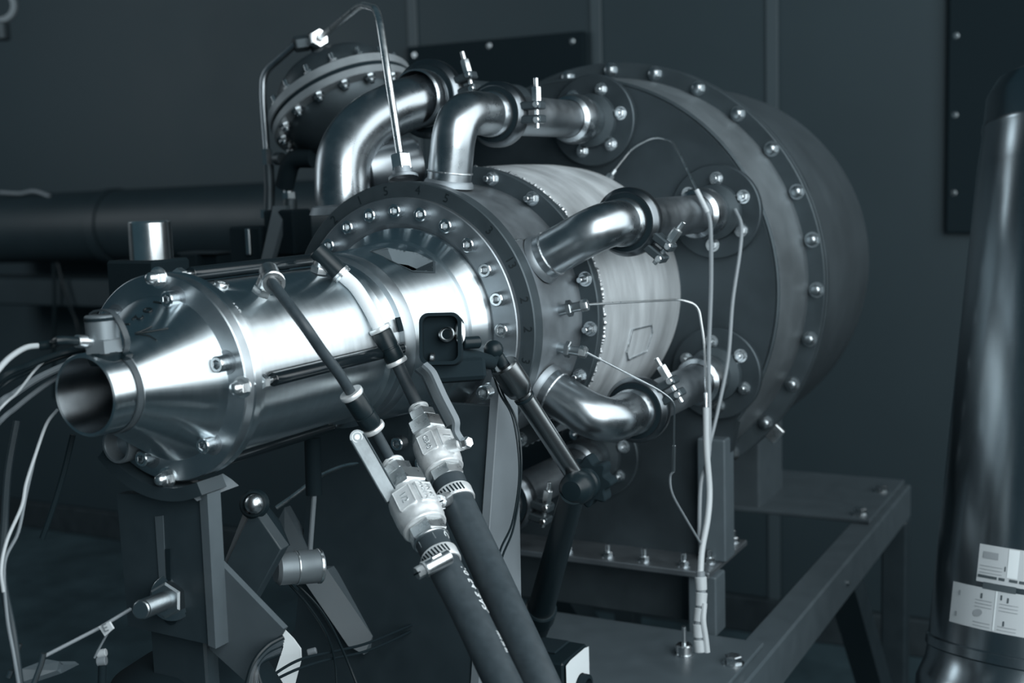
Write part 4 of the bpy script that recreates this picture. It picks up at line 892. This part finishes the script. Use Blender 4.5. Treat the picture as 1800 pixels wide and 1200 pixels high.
# lower left corner
r=thing('floor_bar','grey flat bar with upright pins in the lower left corner','bar',tuple(at(70,1190,D=1.0)))
part('bar',MB().prism3([at(36,1176,D=.99),at(82,1158,D=1.0),at(104,1162,D=1.0),at(132,1162,D=1.02),at(100,1178,D=1.0),at(40,1198,D=.99)],(0,.004,-.004)),PAINT,r)
part('pin',MB().tube([at(77,1148,D=.97),at(72,1168,D=.97),at(58,1205,D=.97)],.0022,10),BOLTD,r)
part('pin',MB().tube([at(36,1131,D=1.0),at(28,1148,D=1.0),at(26,1170,D=1.0)],.0020,10),BOLTD,r)
part('pin',MB().tube([at(20,1178,D=1.0),at(15,1190,D=1.0)],.0022,10),BOLTD,r)
r=thing('tagged_wire','pale straight wire with small white tag at lower left','wire',tuple(at(82,1152,D=.98)))
part('wire',MB().tube([at(80,1152,D=.98),at(175,1103,D=1.0),at(230,1070,D=1.02)],.0015,10),GREYC,r)
part('tag',MB().prism3([at(173,1101,D=.99),at(192,1093,D=.99),at(199,1105,D=.99),at(184,1118,D=.99)],(.0003,.0012,.0003)),LABEL,r,'small white tag')
pt=at(185,1104,D=.988); part('tag_letter',text_mb('E',.009,plane_fn(frame(pt,(CAM-pt),(.8,.45,.4))),.0002),INK,r)
part('tail',MB().tube(spline([at(196,1102,D=1.0),at(186,1118,D=1.0),at(174,1140,D=1.0),at(166,1156,D=1.0)],5),.0009,8),PAINTL,r)
r=thing('white_plug','small two-tier white plug below the tagged wire','plug',tuple(at(179,1168,D=1.05)))
part('cap',MB().cyl(at(171,1149,D=1.05),at(187,1146,D=1.05),.0035,n=14,bev=.0006),LABEL,r)
part('body',MB().cyl(at(171,1162,D=1.05),at(187,1160,D=1.05),.0042,n=14,bev=.0006),GREYC,r)
part('wire',MB().cyl(at(180,1168,D=1.05),at(178,1230,D=1.05),.0035,n=12),BLACKM,r)
solo('machine_cover',MB().lathe([(0,FZ-at(335,1160,D=1.12).z),(.085,FZ-at(335,1160,D=1.12).z),(.083,-.04),(.070,-.014),(.045,.002),(0,.006)],Matrix.Translation(at(335,1160,D=1.12)),48),BLACKM,'dark rounded machine cover at the bottom left behind the stand','cover',(at(335,1200,D=1.12).x,at(335,1200,D=1.12).y,FZ))
# ================================================================ polished cylinder at the right
ax=Vector((.052,.245,1)).normalized()
cb_=at(1800,1172,D=1.50); TF=frame(cb_+Vector((.0,.0,0)),ax,-(CAM-cb_))
R=.112
e1=at(1655,1000,D=1.5); 
r=thing('steel_cylinder','leaning mirror-polished steel cylinder with white labels at the right edge','cylinder',tuple(cb_-ax*.1))
Mx=frame(cb_,ax,(0,-1,0))
part('shell',MB().lathe([(0,.735),(.07,.73),(.100,.712),(.110,.69),(.110,.66),(.1115,.655),(.1115,.648),(.110,.643),(.112,.60),(.112,.02)],Mx,96),TANK,r)
part('foot_ring',MB().lathe([(.112,.024),(.1145,.022),(.1145,.012),(.112,.010),(.113,-.005),(.118,-.02),(.121,-.03),(.121,-.06),(.116,-.065),(.116,-.2),(0,-.2)],Mx,96),TANK,r)
# labels (flat print wrapped on the shell); angle 0 faces -Y, + to the left seen from the viewer
def patch(mb,a0,a1,z0,z1,rr=.1126,n=20):
    vs=[];fs=[]
    for k in range(n+1):
        a=math.radians(a0+(a1-a0)*k/n); vs+=[(rr*math.cos(a),rr*math.sin(a),z0),(rr*math.cos(a),rr*math.sin(a),z1)]
    fs=[(2*k,2*k+2,2*k+3,2*k+1) for k in range(n)]
    return mb.add(vs,fs,Mx)
MI=Mx.inverted()
def hit(px,py,rr=.1126):
    "(angle, height) where the view ray meets the shell"
    o=MI@CAM; d=MI.to_3x3()@ray(px,py)
    A=d.x*d.x+d.y*d.y; B=2*(o.x*d.x+o.y*d.y); Cc=o.x*o.x+o.y*o.y-rr*rr; D=max(0,B*B-4*A*Cc)
    q=o+d*((-B-math.sqrt(D))/2/A); return math.degrees(math.atan2(q.y,q.x)),q.z
def zof(y): return hit(1735,y)[1]
def aof(x): return hit(x,1000)[0]
def quad(name,px0,y0,px1,y1,m,par,rr=.1129,lab=None,a1=None):
    return part(name,patch(MB(),aof(px0),a1 if a1 is not None else aof(px1),zof(y1),zof(y0),rr,14),m,par,lab)
L1=quad('label',1718,957,1797,1024,LABEL,r,.1126,'upper white label band',70)
L2=quad('label',1678,1034,1797,1108,LABEL,r,.1126,'lower white label band',70)
quad('dark_bar',1731,1023,1790,1035,INK,r)
quad('print_block',1726,969,1753,981,INKG,L1)
for y in (994,1000,1006): quad('print_line',1722,y,1762,y+1.2,INKG,L1)
for x0,x1 in ((1720,1754),(1757,1768),(1776,1791),(1794,1804)): quad('print_bar',x0,1011,x1,1016,INK,L1)
quad('print_mark',1766,990,1768,999,INK,L1)
a_,z_0=aof(1726),zof(1080); oc=MB()
oc.add([Mx@Vector((.1129*math.cos(math.radians(a_)+.052*math.cos(t)),.1129*math.sin(math.radians(a_)+.052*math.cos(t)),z_0+.0042*math.sin(t)+.0012*math.cos(t))) for t in [2*PI*k/24 for k in range(24)]],[tuple(range(24))])
part('print_seal',oc,INKG,L2,'grey oval seal')
for x,y in ((1729,1044),(1764,1041),(1776,1044),(1772,1086),(1690,1047),(1687,1086)): quad('print_mark',x,y,x+3,y+9,INK if x>1700 else INKG,L2)
for y in (1056,1062,1068,1096,1102): quad('print_line',1720,y,1750,y+1.2,INKG,L2); quad('print_line',1763,y,1797,y+1.2,INKG,L2)
quad('label_fold',1755,1036,1758,1106,PAPER,L2)
quad('label_fold',1771,959,1790,1009,PAPER,L1)
